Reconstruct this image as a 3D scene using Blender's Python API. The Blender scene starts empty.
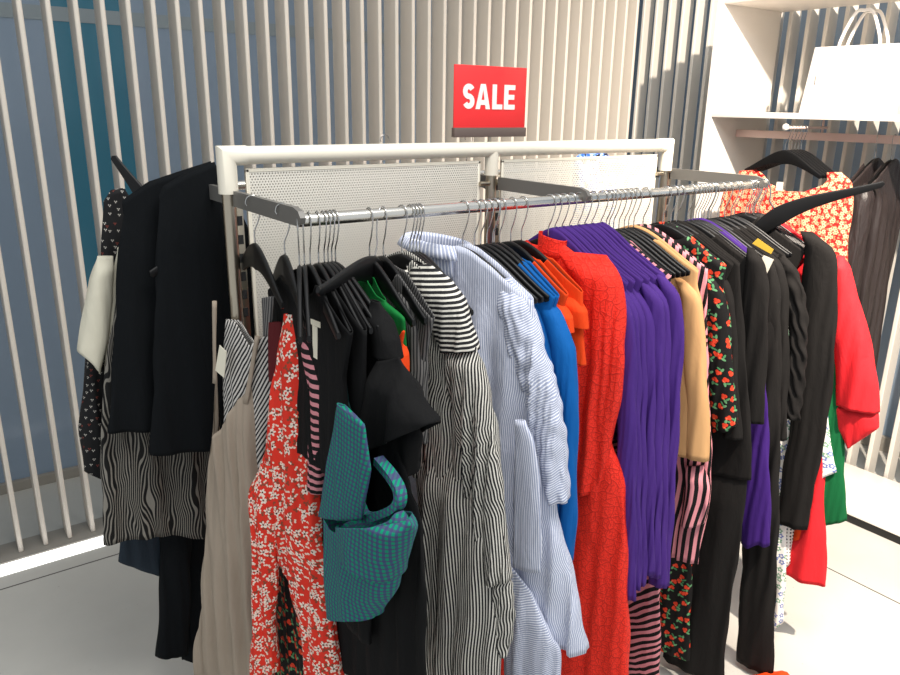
import bpy, bmesh, math, random
import numpy as np
from mathutils import Matrix, Vector
PI = math.pi
sc = bpy.context.scene
col = sc.collection
rnd = random.Random(7)

# ---------------------------------------------------------------- camera
H = 2.10            # working units; the finished place is scaled to metres at the end
F_, PITCH, ROLL, YAW = 749.94, .299472, .0168658, .940295
R1 = np.array([[1, 0, 0], [0, math.cos(PITCH), -math.sin(PITCH)], [0, math.sin(PITCH), math.cos(PITCH)]])
RR = np.array([[math.cos(ROLL), -math.sin(ROLL), 0], [math.sin(ROLL), math.cos(ROLL), 0], [0, 0, 1]])
AX = np.stack([[math.sin(YAW), 0, math.cos(YAW)], [-math.cos(YAW), 0, math.sin(YAW)], [0, -1, 0]], 1)
WC = RR @ R1 @ AX
CAMP = np.array([0, 0, H])
def proj(p):
    c = WC @ (np.array(p, float) - CAMP)
    return 450 + F_ * c[0] / c[2], 337.5 + F_ * c[1] / c[2]
def ray(px, py):
    return WC.T @ np.array([(px - 450) / F_, (py - 337.5) / F_, 1.0])
def on_axis(px, py, axis, val):
    d = ray(px, py); return CAMP + d * (val - CAMP[axis]) / d[axis]
cd = bpy.data.cameras.new('camera'); cam = bpy.data.objects.new('camera', cd); col.objects.link(cam)
cd.sensor_width = 36; cd.lens = F_ / 900 * 36; cd.clip_start = .02
r_, d_, f_ = WC[0], WC[1], WC[2]
m = Matrix(((r_[0], -d_[0], -f_[0], 0), (r_[1], -d_[1], -f_[1], 0), (r_[2], -d_[2], -f_[2], H), (0, 0, 0, 1)))
cam.matrix_world = m
sc.camera = cam

# ---------------------------------------------------------------- node helpers
def lin(c):
    return tuple((x / 12.92 if x <= .04045 else ((x + .055) / 1.055) ** 2.4) for x in [v / 255 for v in c]) + (1,)
class NB:
    def __init__(s, name, rough=.8, spec=.3, metal=0, sheen=0):
        s.m = bpy.data.materials.new(name); s.m.use_nodes = True
        s.t = s.m.node_tree; s.b = s.t.nodes['Principled BSDF']
        s.b.inputs['Roughness'].default_value = rough; s.b.inputs['Metallic'].default_value = metal
        s.b.inputs['Specular IOR Level'].default_value = spec
        s.b.inputs['Sheen Weight'].default_value = sheen
    def n(s, t, **k):
        nd = s.t.nodes.new(t)
        for a, v in k.items(): setattr(nd, a, v)
        return nd
    def put(s, sock, v):
        if hasattr(v, 'is_linked') or isinstance(v, bpy.types.NodeSocket): s.t.links.new(v, sock)
        elif v is not None: sock.default_value = v
    def mt(s, op, a, b=None, c=None):
        nd = s.n('ShaderNodeMath', operation=op)
        s.put(nd.inputs[0], a); s.put(nd.inputs[1], b); s.put(nd.inputs[2], c)
        return nd.outputs[0]
    def vm(s, op, a, b=None, out=0):
        nd = s.n('ShaderNodeVectorMath', operation=op)
        s.put(nd.inputs[0], a)
        if op == 'SCALE': s.put(nd.inputs['Scale'], b)
        else: s.put(nd.inputs[1], b)
        return nd.outputs[out]
    def mix(s, f, a, b):
        nd = s.n('ShaderNodeMix', data_type='RGBA')
        s.put(nd.inputs['Factor'], f); s.put(nd.inputs['A'], a); s.put(nd.inputs['B'], b)
        return nd.outputs['Result']
    def uv(s): return s.n('ShaderNodeUVMap', uv_map='UVMap').outputs[0]
    def obj(s): return s.n('ShaderNodeTexCoord').outputs['Object']
    def xyz(s, v):
        nd = s.n('ShaderNodeSeparateXYZ'); s.put(nd.inputs[0], v); return nd.outputs
    def comb(s, x, y, z=0.):
        nd = s.n('ShaderNodeCombineXYZ'); s.put(nd.inputs[0], x); s.put(nd.inputs[1], y); s.put(nd.inputs[2], z); return nd.outputs[0]
    def rot(s, v, deg):
        nd = s.n('ShaderNodeVectorRotate', rotation_type='Z_AXIS'); s.put(nd.inputs['Vector'], v); nd.inputs['Angle'].default_value = math.radians(deg); return nd.outputs[0]
    def noise(s, v, scale, detail=2., rough=.5, out=0, dist=0.):
        nd = s.n('ShaderNodeTexNoise'); s.put(nd.inputs['Vector'], v)
        nd.inputs['Scale'].default_value = scale; nd.inputs['Detail'].default_value = detail; nd.inputs['Roughness'].default_value = rough; nd.inputs['Distortion'].default_value = dist
        return nd.outputs[out]
    def vor(s, v, feature='F1', rand=1., dim='2D', smooth=None):
        nd = s.n('ShaderNodeTexVoronoi', voronoi_dimensions=dim, feature=feature); s.put(nd.inputs['Vector'], v)
        nd.inputs['Scale'].default_value = 1; nd.inputs['Randomness'].default_value = rand
        return nd.outputs
    def lt(s, a, b): return s.mt('LESS_THAN', a, b)
    def gt(s, a, b): return s.mt('GREATER_THAN', a, b)
    def fr(s, a): return s.mt('FRACT', a)
    def ramp(s, v, lo, hi):
        nd = s.n('ShaderNodeMapRange', clamp=True); s.put(nd.inputs[0], v); nd.inputs[1].default_value = lo; nd.inputs[2].default_value = hi; return nd.outputs[0]
    def color(s, c): s.put(s.b.inputs['Base Color'], c)
    def bump(s, h, strength=.3, dist=.003):
        nd = s.n('ShaderNodeBump'); s.put(nd.inputs['Height'], h); nd.inputs['Strength'].default_value = strength; nd.inputs['Distance'].default_value = dist
        s.t.links.new(nd.outputs[0], s.b.inputs['Normal'])
def wrinkle(k, amt=.35, extra=None):
    o = k.obj()
    st = k.vm('MULTIPLY', o, (1, 1, .28))
    a = k.noise(st, 26, 3., .55, dist=.6); b = k.noise(k.uv(), 900, 1.)
    h = k.mt('ADD', k.mt('MULTIPLY', a, .012), k.mt('MULTIPLY', b, .0006))
    if extra is not None: h = k.mt('ADD', h, extra)
    k.bump(h, amt, 1.)
def plain(name, rgb, rough=.8, spec=.25, sheen=.0, wr=.35, var=.06):
    k = NB(name, rough, spec, 0, sheen); c = lin(rgb)
    n = k.noise(k.obj(), 5, 2.)
    d = tuple(v * (1 - var * 2) for v in c[:3]) + (1,)
    k.color(k.mix(n, d, c)); wrinkle(k, wr); return k.m
def hard(name, rgb, rough=.4, spec=.5, metal=0, bumpy=0):
    k = NB(name, rough, spec, metal); c = lin(rgb)
    n = k.noise(k.obj(), 9, 3.)
    k.color(k.mix(n, tuple(v * .94 for v in c[:3]) + (1,), c))
    if bumpy: k.bump(k.noise(k.obj(), 300, 2.), bumpy, .001)
    return k.m
def striped(name, c1, c2, period, duty, deg=0, rough=.75, wr=.4, warp=0.):
    k = NB(name, rough, .25); v = k.rot(k.uv(), deg)
    x = k.xyz(v)[0]
    if warp: x = k.mt('ADD', x, k.mt('MULTIPLY', k.noise(k.uv(), 7, 1.), warp))
    f = k.fr(k.mt('DIVIDE', x, period))
    k.color(k.mix(k.lt(f, duty), lin(c1), lin(c2))); wrinkle(k, wr); return k.m
def cellvec(k, v, scale, rand=.9):
    p = k.vm('SCALE', v, scale); o = k.vor(p, 'F1', rand)
    d = k.vm('SUBTRACT', p, o['Position']); return d, o['Color'], o['Distance']
def flower_mask(k, v, scale, R, petals=5, inner=.5, rand=.9):
    d, c, dist = cellvec(k, v, scale, rand)
    X = k.xyz(d); a = k.mt('ARCTAN2', X[1], X[0]); r = k.vm('LENGTH', d, None, 'Value')
    ph = k.mt('MULTIPLY', k.xyz(c)[0], 6.3)
    pet = k.mt('ABSOLUTE', k.mt('COSINE', k.mt('ADD', k.mt('MULTIPLY', a, petals / 2), ph)))
    rad = k.mt('MULTIPLY', k.mt('ADD', k.mt('MULTIPLY', pet, 1 - inner), inner), R)
    return k.lt(r, rad), r, c
def m_floral():
    k = NB('red ditsy floral cloth', .75, .25); v = k.uv()
    m1, r1, c1 = flower_mask(k, v, 38, .44, 5, .06)
    m2, r2, c2 = flower_mask(k, k.vm('ADD', v, (.37, .11, 0)), 66, .42, 2, .08)
    m3, r3, c3 = flower_mask(k, k.vm('ADD', v, (.77, .53, 0)), 46, .40, 3, .1)
    c = k.mix(k.noise(k.obj(), 6), lin((214, 44, 30)), lin((236, 60, 42)))
    c = k.mix(k.mt('MULTIPLY', m3, k.gt(k.xyz(c3)[1], .45)), c, lin((140, 72, 52)))
    c = k.mix(k.mt('MULTIPLY', m2, k.gt(k.xyz(c2)[1], .5)), c, lin((236, 214, 196)))
    c = k.mix(k.mt('MULTIPLY', m1, k.gt(k.xyz(c1)[2], .5)), c, lin((240, 226, 212)))
    c = k.mix(k.mt('MULTIPLY', k.lt(r1, .11), k.gt(k.xyz(c1)[2], .5)), c, lin((90, 50, 40)))
    k.color(c); wrinkle(k, .35); return k.m
def m_redwhite():
    k = NB('red and cream blossom print', .75, .25); v = k.uv()
    m1, r1, c1 = flower_mask(k, v, 40, .46, 5, .5)
    m2, r2, c2 = flower_mask(k, k.vm('ADD', v, (.37, .11, 0)), 60, .4, 4, .4)
    c = k.mix(m2, lin((206, 36, 34)), lin((226, 130, 96)))
    c = k.mix(m1, c, lin((236, 188, 148))); c = k.mix(k.lt(r1, .12), c, lin((220, 90, 60)))
    k.color(c); wrinkle(k, .3); return k.m
def circ(k, X, cx, cy, sx, sy):
    a = k.mt('DIVIDE', k.mt('SUBTRACT', X[0], cx), sx); b = k.mt('DIVIDE', k.mt('SUBTRACT', X[1], cy), sy)
    return k.lt(k.mt('ADD', k.mt('MULTIPLY', a, a), k.mt('MULTIPLY', b, b)), 1.)
def m_cherry():
    k = NB('black cherry print cloth', .75, .25); v = k.uv()
    d, c, r = cellvec(k, v, 26, .75)
    nd = k.n('ShaderNodeVectorRotate', rotation_type='Z_AXIS'); k.put(nd.inputs['Vector'], d); k.put(nd.inputs['Angle'], k.mt('MULTIPLY', k.xyz(c)[0], 4.)); X = k.xyz(nd.outputs[0])
    col_ = k.mix(circ(k, X, .12, .22, .10, .2), lin((14, 13, 13)), lin((96, 150, 104)))
    col_ = k.mix(circ(k, X, -.16, .16, .2, .085), col_, lin((70, 128, 84)))
    for cx, cy in ((-.13, -.14), (.12, -.1), (.0, -.26)):
        col_ = k.mix(circ(k, X, cx, cy, .15, .15), col_, lin((206, 60, 34)))
    col_ = k.mix(circ(k, X, .14, -.07, .04, .05), col_, lin((240, 130, 90)))
    k.color(col_); wrinkle(k, .35); return k.m
def m_zebra():
    k = NB('black and grey zebra print cloth', .75, .25); v = k.vm('MULTIPLY', k.uv(), (1.3, .42, 1))
    w = k.n('ShaderNodeTexWave', wave_type='BANDS', bands_direction='X'); k.put(w.inputs['Vector'], v)
    w.inputs['Scale'].default_value = 28; w.inputs['Distortion'].default_value = 24; w.inputs['Detail'].default_value = 1.2; w.inputs['Detail Scale'].default_value = .5
    k.color(k.mix(k.ramp(w.outputs['Fac'], .6, .72), lin((18, 18, 18)), lin((128, 124, 116)))); wrinkle(k, .3); return k.m
def m_gingham():
    k = NB('green and purple gingham cloth', .8, .2); X = k.xyz(k.uv())
    a = k.lt(k.fr(k.mt('DIVIDE', X[0], .0140)), .5); b = k.lt(k.fr(k.mt('DIVIDE', X[1], .0118)), .42)
    c = k.mix(k.mt('MULTIPLY', a, .8), lin((8, 140, 106)), lin((60, 66, 116)))
    c = k.mix(k.mt('MULTIPLY', b, .75), c, lin((70, 62, 108)))
    k.color(c); wrinkle(k, .4); return k.m
def m_lace():
    k = NB('red lace cloth', .7, .3); v = k.uv()
    n = k.noise(v, 14, 2., out=1)
    w = k.vm('ADD', v, k.vm('SCALE', n, .05))
    e = k.vor(k.vm('SCALE', w, 36), 'DISTANCE_TO_EDGE', 1.)['Distance']
    e2 = k.vor(k.vm('SCALE', v, 150), 'F1', .6)['Distance']
    motif = k.lt(e, .1); holes = k.gt(e2, .47)
    f = k.mt('MULTIPLY', k.mt('SUBTRACT', 1., motif), holes)
    f2 = k.mt('MULTIPLY', k.lt(e, .05), .5)
    c = k.mix(k.mt('MULTIPLY', f, .55), lin((250, 54, 36)), lin((190, 24, 16))); c = k.mix(f2, c, lin((150, 10, 8)))
    k.color(c)
    wrinkle(k, .5, k.mt('MULTIPLY', k.ramp(e, 0., .12), -.0014)); return k.m
def m_dots(name, base, dot, scale, rad, rand=.6, thr=0.):
    k = NB(name, .75, .25); d, c, r = cellvec(k, k.uv(), scale, rand)
    f = k.mt('MULTIPLY', k.lt(r, rad), k.gt(k.xyz(c)[1], thr))
    k.color(k.mix(f, lin(base), lin(dot))); wrinkle(k, .3); return k.m
def m_tripledot():
    k = NB('black cloth with tiny triple dots', .75, .25); d, c, r = cellvec(k, k.uv(), 44, .8); X = k.xyz(d)
    f = k.mt('MAXIMUM', k.mt('MAXIMUM', circ(k, X, .12, 0., .07, .07), circ(k, X, -.1, .03, .07, .07)), circ(k, X, 0., -.16, .06, .08))
    red = k.lt(k.xyz(c)[0], .3)
    k.color(k.mix(f, lin((20, 20, 22)), k.mix(red, lin((190, 186, 178)), lin((130, 60, 50))))); wrinkle(k, .3); return k.m
def m_whiteprint():
    k = NB('white cloth with green and blue blossoms', .75, .25)
    m1, r1, c1 = flower_mask(k, k.uv(), 36, .4, 5, .6); ring = k.mt('MULTIPLY', m1, k.gt(r1, .14))
    k.color(k.mix(ring, lin((236, 232, 226)), k.mix(k.gt(k.xyz(c1)[0], .5), lin((120, 160, 134)), lin((112, 126, 180))))); wrinkle(k, .3); return k.m
def m_denim():
    k = NB('dark blue denim', .85, .2); X = k.xyz(k.rot(k.uv(), 45)); f = k.fr(k.mt('DIVIDE', X[0], .002))
    k.color(k.mix(k.mt('MULTIPLY', f, k.noise(k.uv(), 300)), lin((32, 40, 48)), lin((60, 72, 84)))); wrinkle(k, .3); return k.m
def m_blueprint():
    k = NB('blue patterned cloth', .75, .25); n = k.noise(k.uv(), 45, 3.)
    c = k.mix(k.gt(n, .5), lin((40, 90, 190)), lin((150, 190, 235))); c = k.mix(k.gt(k.noise(k.vm('ADD', k.uv(), (3., 1., 0.)), 38, 2.), .58), c, lin((20, 22, 40)))
    k.color(c); wrinkle(k, .3); return k.m
def m_perf():
    k = NB('perforated white sheet metal', .35, .5); X = k.xyz(k.obj())
    a = k.mt('SUBTRACT', k.fr(k.mt('DIVIDE', X[0], .0085)), .5); row = k.mt('FLOOR', k.mt('DIVIDE', X[2], .0074))
    a = k.mt('SUBTRACT', k.fr(k.mt('ADD', k.mt('DIVIDE', X[0], .0085), k.mt('MULTIPLY', row, .5))), .5)
    b = k.mt('MULTIPLY', k.mt('SUBTRACT', k.fr(k.mt('DIVIDE', X[2], .0074)), .5), .87)
    r = k.mt('SQRT', k.mt('ADD', k.mt('MULTIPLY', a, a), k.mt('MULTIPLY', b, b)))
    inside = k.lt(r, .27)
    k.color(lin((206, 202, 192)))
    tr = k.n('ShaderNodeBsdfTransparent'); mx = k.n('ShaderNodeMixShader')
    k.put(mx.inputs[0], k.mt('MULTIPLY', inside, .9)); k.t.links.new(k.b.outputs[0], mx.inputs[1]); k.t.links.new(tr.outputs[0], mx.inputs[2])
    k.t.links.new(mx.outputs[0], k.t.nodes['Material Output'].inputs['Surface'])
    return k.m
def m_floor():
    k = NB('polished pale concrete tile', .22, .45); o = k.obj()
    n = k.noise(o, 2.2, 5., .6); sp = k.gt(k.noise(o, 45, 2.), .74)
    c = k.mix(n, lin((176, 176, 170)), lin((200, 199, 193))); c = k.mix(k.mt('MULTIPLY', sp, .25), c, lin((110, 104, 98)))
    k.color(c); k.put(k.b.inputs['Roughness'], k.ramp(n, -.6, 1.9)); return k.m
def m_glass():
    k = NB('blue grey back painted glass', .16, .5); X = k.xyz(k.obj())
    n = k.noise(k.vm('MULTIPLY', k.obj(), (1, 1, .35)), 1.1, 2.)
    c = k.mix(n, lin((128, 146, 166)), lin((142, 160, 180)))
    t = k.mt('MULTIPLY', k.gt(X[0], TEAL[0]), k.lt(X[0], TEAL[1])); c = k.mix(t, c, lin((58, 118, 142)))
    for x in SEAMS: c = k.mix(k.lt(k.mt('ABSOLUTE', k.mt('SUBTRACT', X[0], x)), .012), c, lin((118, 130, 140)))
    k.color(c); return k.m

# ---------------------------------------------------------------- mesh helpers
def tagit(o, label=None, cat=None, group=None, kind=None):
    if label: o['label'] = label
    if cat: o['category'] = cat
    if group: o['group'] = group
    if kind: o['kind'] = kind
    return o
def empty(name, loc=(0, 0, 0), rz=0, **k):
    o = bpy.data.objects.new(name, None); o.location = loc; o.rotation_euler = (0, 0, rz); o.empty_display_size = .05; col.objects.link(o); return tagit(o, **k)
def link(name, me, mat, parent=None, **k):
    o = bpy.data.objects.new(name, me); col.objects.link(o)
    if mat is not None and not len(me.materials): me.materials.append(mat)
    if parent is not None: o.parent = parent
    return tagit(o, **k)
def bm_done(bm, smooth=None):
    bmesh.ops.recalc_face_normals(bm, faces=bm.faces)
    me = bpy.data.meshes.new('mesh'); bm.to_mesh(me); bm.free()
    if smooth == 'all':
        for p in me.polygons: p.use_smooth = True
    elif smooth is not None:
        me.shade_flat(); 
        for p in me.polygons: p.use_smooth = True
        me.set_sharp_from_angle(angle=math.radians(smooth))
    return me
def box(bm, x0, x1, y0, y1, z0, z1, bevel=0, seg=2):
    r = bmesh.ops.create_cube(bm, size=1); vs = r['verts']
    for v in vs: v.co = Vector(((x0 + x1) / 2 + v.co.x * (x1 - x0), (y0 + y1) / 2 + v.co.y * (y1 - y0), (z0 + z1) / 2 + v.co.z * (z1 - z0)))
    if bevel:
        es = list({e for v in vs for e in v.link_edges}); bmesh.ops.bevel(bm, geom=es, offset=bevel, segments=seg, profile=.5, affect='EDGES')
def tube(bm, pts, r, n=12, cap=True, squash=None):
    pts = [Vector(p) for p in pts]; rings = []
    rs = r if isinstance(r, (list, tuple)) else [r] * len(pts)
    t0 = (pts[1] - pts[0]).normalized(); up = Vector((0, 0, 1)) if abs(t0.z) < .9 else Vector((1, 0, 0))
    nrm = t0.cross(up).normalized()
    for i, p in enumerate(pts):
        t = ((pts[min(i + 1, len(pts) - 1)] - pts[max(i - 1, 0)])).normalized()
        nrm = (nrm - t * nrm.dot(t)).normalized(); b = t.cross(nrm)
        rings.append([bm.verts.new(p + (nrm * math.cos(2 * PI * k / n) + b * math.sin(2 * PI * k / n)) * rs[i]) for k in range(n)])
    for a, b in zip(rings, rings[1:]):
        for k in range(n): bm.faces.new((a[k], a[(k + 1) % n], b[(k + 1) % n], b[k]))
    if cap: bm.faces.new(rings[0][::-1]); bm.faces.new(rings[-1])
def prism(bm, poly, y0, y1):            # polygon in XZ, extruded along Y
    a = [bm.verts.new((x, y0, z)) for x, z in poly]; b = [bm.verts.new((x, y1, z)) for x, z in poly]
    n = len(poly); bm.faces.new(a); bm.faces.new(b[::-1])
    for i in range(n): bm.faces.new((a[i], b[i], b[(i + 1) % n], a[(i + 1) % n]))
def boxobj(name, mat, parent, *a, bevel=.002, **k):
    bm = bmesh.new(); box(bm, *a, bevel=bevel); return link(name, bm_done(bm, 40), mat, parent, **k)
def tubeobj(name, mat, parent, pts, r, n=20, **k):
    bm = bmesh.new(); tube(bm, pts, r, n); return link(name, bm_done(bm, 40), mat, parent, **k)
def spline(pts, n=8):
    P = [np.array(p, float) for p in pts]; P = [2 * P[0] - P[1]] + P + [2 * P[-1] - P[-2]]; out = []
    for i in range(1, len(P) - 2):
        for k in range(n):
            t = k / n; a, b, c, d = P[i - 1:i + 3]
            out.append(.5 * (2 * b + (c - a) * t + (2 * a - 5 * b + 4 * c - d) * t * t + (3 * b - a - 3 * c + d) * t ** 3))
    out.append(P[-2]); return out

# ---------------------------------------------------------------- metric frame of the place
K = H / 1.62                          # room measurements were first taken for a lower eye level
def up(z): return H + (z - 1.62) * K
RY, RZ = 1.613, H - .26             # front rail
PY = 2.019                          # posts of the rack
BY = 2.425                          # back rail
XL, XM, XR = .722, 1.635, 2.545
WY = 2.885 * K                      # front face of slats, left wall
GY = 3.45 * K
CX = 2.96 * K                       # cabinet front
CB = 3.40 * K                       # cabinet back
BX = 3.42 * K                       # slats behind the cabinet
GX = BX + .50
CYL = 2.15 * K
TEAL = (on_axis(52, 60, 1, GY)[0], on_axis(127, 60, 1, GY)[0]); SEAMS = (TEAL[1], on_axis(300, 80, 1, GY)[0])

M = dict(
 floor=m_floor(), glass=m_glass(),
 slat=hard('warm white slat paint', (216, 208, 196), .45), slatb=hard('pale grey slat paint', (214, 210, 202), .45),
 white=hard('white cabinet laminate', (238, 232, 224), .35), pink=hard('blush metal rail', (222, 196, 186), .4),
 tubew=hard('cream powder coat', (226, 220, 204), .35), steel=hard('brushed steel', (182, 172, 154), .3, .5, 1.),
 chrome=hard('polished steel', (226, 222, 214), .24, .5, 1.), hookm=hard('hanger steel wire', (190, 190, 188), .2, .5, 1.),
 arm=hard('grey metal arm', (104, 102, 98), .4), dark=hard('dark slot', (22, 22, 22), .6), perf=m_perf(),
 hanger=hard('black satin hanger plastic', (12, 12, 13), .38, .3), red=hard('sign red', (240, 46, 48), .4),
 channel=hard('brown grey sign channel', (98, 84, 78), .4), signw=hard('sign white', (246, 236, 228), .4),
 blackstrip=hard('black plinth', (14, 14, 15), .4), leather=hard('white leather', (240, 236, 230), .38, .5, 0, .15), piping=hard('dark edge paint', (60, 48, 42), .5),
 base=hard('beige baseboard', (150, 146, 138), .5), tag=hard('cream paper tag', (232, 226, 206), .6), gold=hard('gold label', (206, 170, 60), .45),
 black=plain('black cloth', (15, 15, 16), .85, .2, .0), blackw=plain('warm black cloth', (24, 22, 21), .85, .2), navy=plain('blue black suiting', (13, 16, 19), .9, .15),
 taupe=plain('taupe jersey', (168, 154, 138), .85, .2), cream=plain('cream cotton', (206, 202, 184), .85, .2), green=plain('emerald crepe', (6, 112, 48), .75, .25),
 dgreen=plain('bottle green cloth', (12, 92, 50), .8, .2), blue=plain('cobalt jersey', (0, 96, 172), .75, .25), orange=plain('orange jersey', (236, 72, 22), .8, .2),
 purple=plain('purple jersey', (76, 44, 128), .78, .22), dpurple=plain('deep purple cloth', (58, 26, 108), .78, .22), beige=plain('sand jersey', (214, 166, 114), .8, .2, wr=.25), redc=plain('red crepe', (222, 36, 44), .75, .25),
 graphite=plain('graphite satin', (48, 42, 42), .38, .4, wr=.5), floral=m_floral(), redwhite=m_redwhite(), cherry=m_cherry(), zebra=m_zebra(), gingham=m_gingham(), lace=m_lace(),
 pinkstripe=striped('pink and black stripes', (18, 16, 17), (214, 140, 148), .022, .48, 92, warp=.01), pinkv=striped('pink and black upright stripes', (20, 17, 18), (226, 148, 156), .026, .5, 4), pinkd=striped('pink and black slanted stripes', (18, 16, 17), (214, 140, 148), .023, .5, 56, warp=.05),
 bw=striped('white shirting with black stripes', (36, 36, 38), (222, 218, 208), .0080, .42, 3, wr=.55), bwh=striped('white shirting with crosswise black stripes', (36, 36, 38), (222, 218, 208), .0112, .42, 82, wr=.55),
 bwdiag=striped('white cloth with slanted black stripes', (38, 38, 40), (206, 202, 196), .0105, .5, 28), blues=striped('pale blue fine striped shirting', (166, 174, 200), (236, 238, 247), .0060, .4, -3, wr=.6), bluesh=striped('pale blue crosswise striped shirting', (166, 174, 200), (236, 238, 247), .0060, .4, 70, wr=.6),
 darkpin=striped('dark grey pinstripe', (44, 44, 46), (112, 110, 108), .008, .55, 3), tripledot=m_tripledot(), polka=m_dots('white cloth with black polka dots', (232, 228, 222), (20, 20, 20), 70, .28, .1), whiteprint=m_whiteprint(), denim=m_denim(), blueprint=m_blueprint(),
 teal=plain('dark teal ribbon', (22, 62, 62), .6, .3), maroon=plain('maroon cloth', (84, 24, 28), .8, .2),
)

# ---------------------------------------------------------------- setting
bm = bmesh.new(); box(bm, -3.2, GX + .3, -2.2, GY + .3, -.1, 0); link('floor', bm_done(bm), M['floor'], None, kind='structure')
bm = bmesh.new()
for a in ((-3.0, CX - .05, on_axis(0, 590, 2, 0)[1]),): box(bm, a[0], a[1], a[2] - .003, a[2] + .003, -.001, .0012)
for p in ((828, 568),):
    x = on_axis(*p, 2, 0)[0]; box(bm, x - .003, x + .003, -2.2, 2.6, -.001, .0012)
link('trim_1', bm_done(bm), hard('dark joint', (78, 74, 70), .7), None, kind='structure')
PIT = .0812 * K * 2.885 / 2.835
x0 = on_axis(18.5, 0, 1, WY)[0]
def slat_screen(name, n0, n1, place, mat, w, dep, z0, z1):
    bm = bmesh.new()
    for i in range(n0, n1): place(bm, i, w, dep, z0, z1)
    return link(name, bm_done(bm, 30), mat, None, kind='structure')
nlast = int(round((on_axis(639, 0, 1, WY)[0] - x0) / PIT))
slat_screen('wall_left', -32, nlast + 1, lambda bm, i, w, dep, z0, z1: box(bm, x0 + i * PIT - w / 2, x0 + i * PIT + w / 2, WY, WY + dep, z0, z1, .004, 1), M['slat'], .0205, .127, .012, 4.3)
yb0 = on_axis(643, 0, 0, BX)[1]; PB = .0866 * K
slat_screen('wall_back', 0, 34, lambda bm, i, w, dep, z0, z1: box(bm, BX, BX + dep, yb0 - i * PB - w, yb0 - i * PB, z0, z1, .004, 1), M['slatb'], .024, .10, .012, 4.3)
bm = bmesh.new(); box(bm, -3.2, GX + .06, GY, GY + .05, .0, 4.4); box(bm, GX, GX + .05, -2.2, GY, 0, 4.4); link('window_1', bm_done(bm), M['glass'], None, kind='structure')
bm = bmesh.new(); box(bm, -3.2, GX, GY - .03, GY - .001, 0, .06, .003); link('baseboard_left', bm_done(bm), M['base'], None, kind='structure')
bm = bmesh.new(); box(bm, GX - .03, GX - .001, -2.2, GY - .05, 0, .1, .003); link('baseboard_back', bm_done(bm), M['base'], None, kind='structure')
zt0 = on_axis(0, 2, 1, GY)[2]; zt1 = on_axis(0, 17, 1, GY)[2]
bm = bmesh.new(); box(bm, -3.2, GX - .1, GY - .004, GY - .0005, zt1, zt0); link('reflection_band', bm_done(bm), hard('pale glass reflection', (140, 152, 158), .2), None, kind='structure')  # pale strip laid on the glass to stand for a ceiling light's reflection
# lit strip along the foot of the slats
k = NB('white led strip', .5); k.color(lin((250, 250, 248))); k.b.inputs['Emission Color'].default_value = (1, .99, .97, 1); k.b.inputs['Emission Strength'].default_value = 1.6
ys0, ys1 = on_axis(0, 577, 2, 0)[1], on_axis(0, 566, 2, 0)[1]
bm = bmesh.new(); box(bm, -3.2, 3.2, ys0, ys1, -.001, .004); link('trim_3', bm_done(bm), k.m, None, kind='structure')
bm = bmesh.new(); box(bm, -3.2, BX, ys1, WY + .13, -.001, .012, .002); link('trim_4', bm_done(bm), M['base'], None, kind='structure')
bm = bmesh.new(); box(bm, BX - .02, BX + .07, -2.2, yb0 + .05, -.001, .012, .002); link('trim_5', bm_done(bm), M['base'], None, kind='structure')

# ---------------------------------------------------------------- cabinet
cab = empty('wall_cabinet', (CX, 1.2, 0), 0, label='white open wall unit with a shelf and hanging rail at the right wall', cat='cabinet')
def cbox(name, mat, x0, x1, y0, y1, z0, z1, bev=.002, **k):
    o = boxobj(name, mat, cab, x0 - CX, x1 - CX, y0 - 1.2, y1 - 1.2, z0, z1, bevel=bev, **k); return o
ZS = up(1.592); ZT = up(2.053)
CYI = 2.126 * K; CYR = .55
cbox('side_panel', M['white'], CX, CB, CYI, CYI + .042, 0, ZT + .035)
cbox('side_panel', M['white'], CX, CB, CYR - .042, CYR, 0, ZT + .035)
cbox('top_panel', M['white'], CX, CB, CYR, CYI, ZT, ZT + .035)
cbox('shelf', M['white'], CX, CB, CYR, CYI, ZS, ZS + .030)
cbox('bottom_board', M['white'], CX, BX - .022, CYR, CYI, .045, .06)
cbox('plinth', M['blackstrip'], CX + .004, CX + .03, CYR, CYI, 0, .045)
RX = 3.164 * K; RZC = up(1.522)
tb = bmesh.new(); box(tb, RX - CX - .008, RX - CX + .008, CYR - 1.2, CYI - 1.2, RZC - .021, RZC + .021, .004); link('hanging_rail', bm_done(tb, 40), M['pink'], cab)
ya = on_axis(826, 134, 0, RX)[1]; dd = ray(786, 128); kx = ya / dd[1] * dd[0]; kz = H + ya / dd[1] * dd[2]
tubeobj('face_out_arm', M['pink'], cab, [(kx - CX, ya - 1.2, kz), (RX - CX, ya - 1.2, kz)], .007, 12)
bm = bmesh.new(); bmesh.ops.create_uvsphere(bm, u_segments=16, v_segments=10, radius=.017, matrix=Matrix.Translation((kx - CX - .004, ya - 1.2, kz + .004))); link('arm_knob', bm_done(bm, 'all'), M['white'], cab)
tubeobj('rail_bracket', M['pink'], cab, [(RX - CX + .012, ya - 1.2 + .03, RZC), (RX - CX + .012, ya - 1.2 + .03, ZS - .002)], .006, 10)

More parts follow.
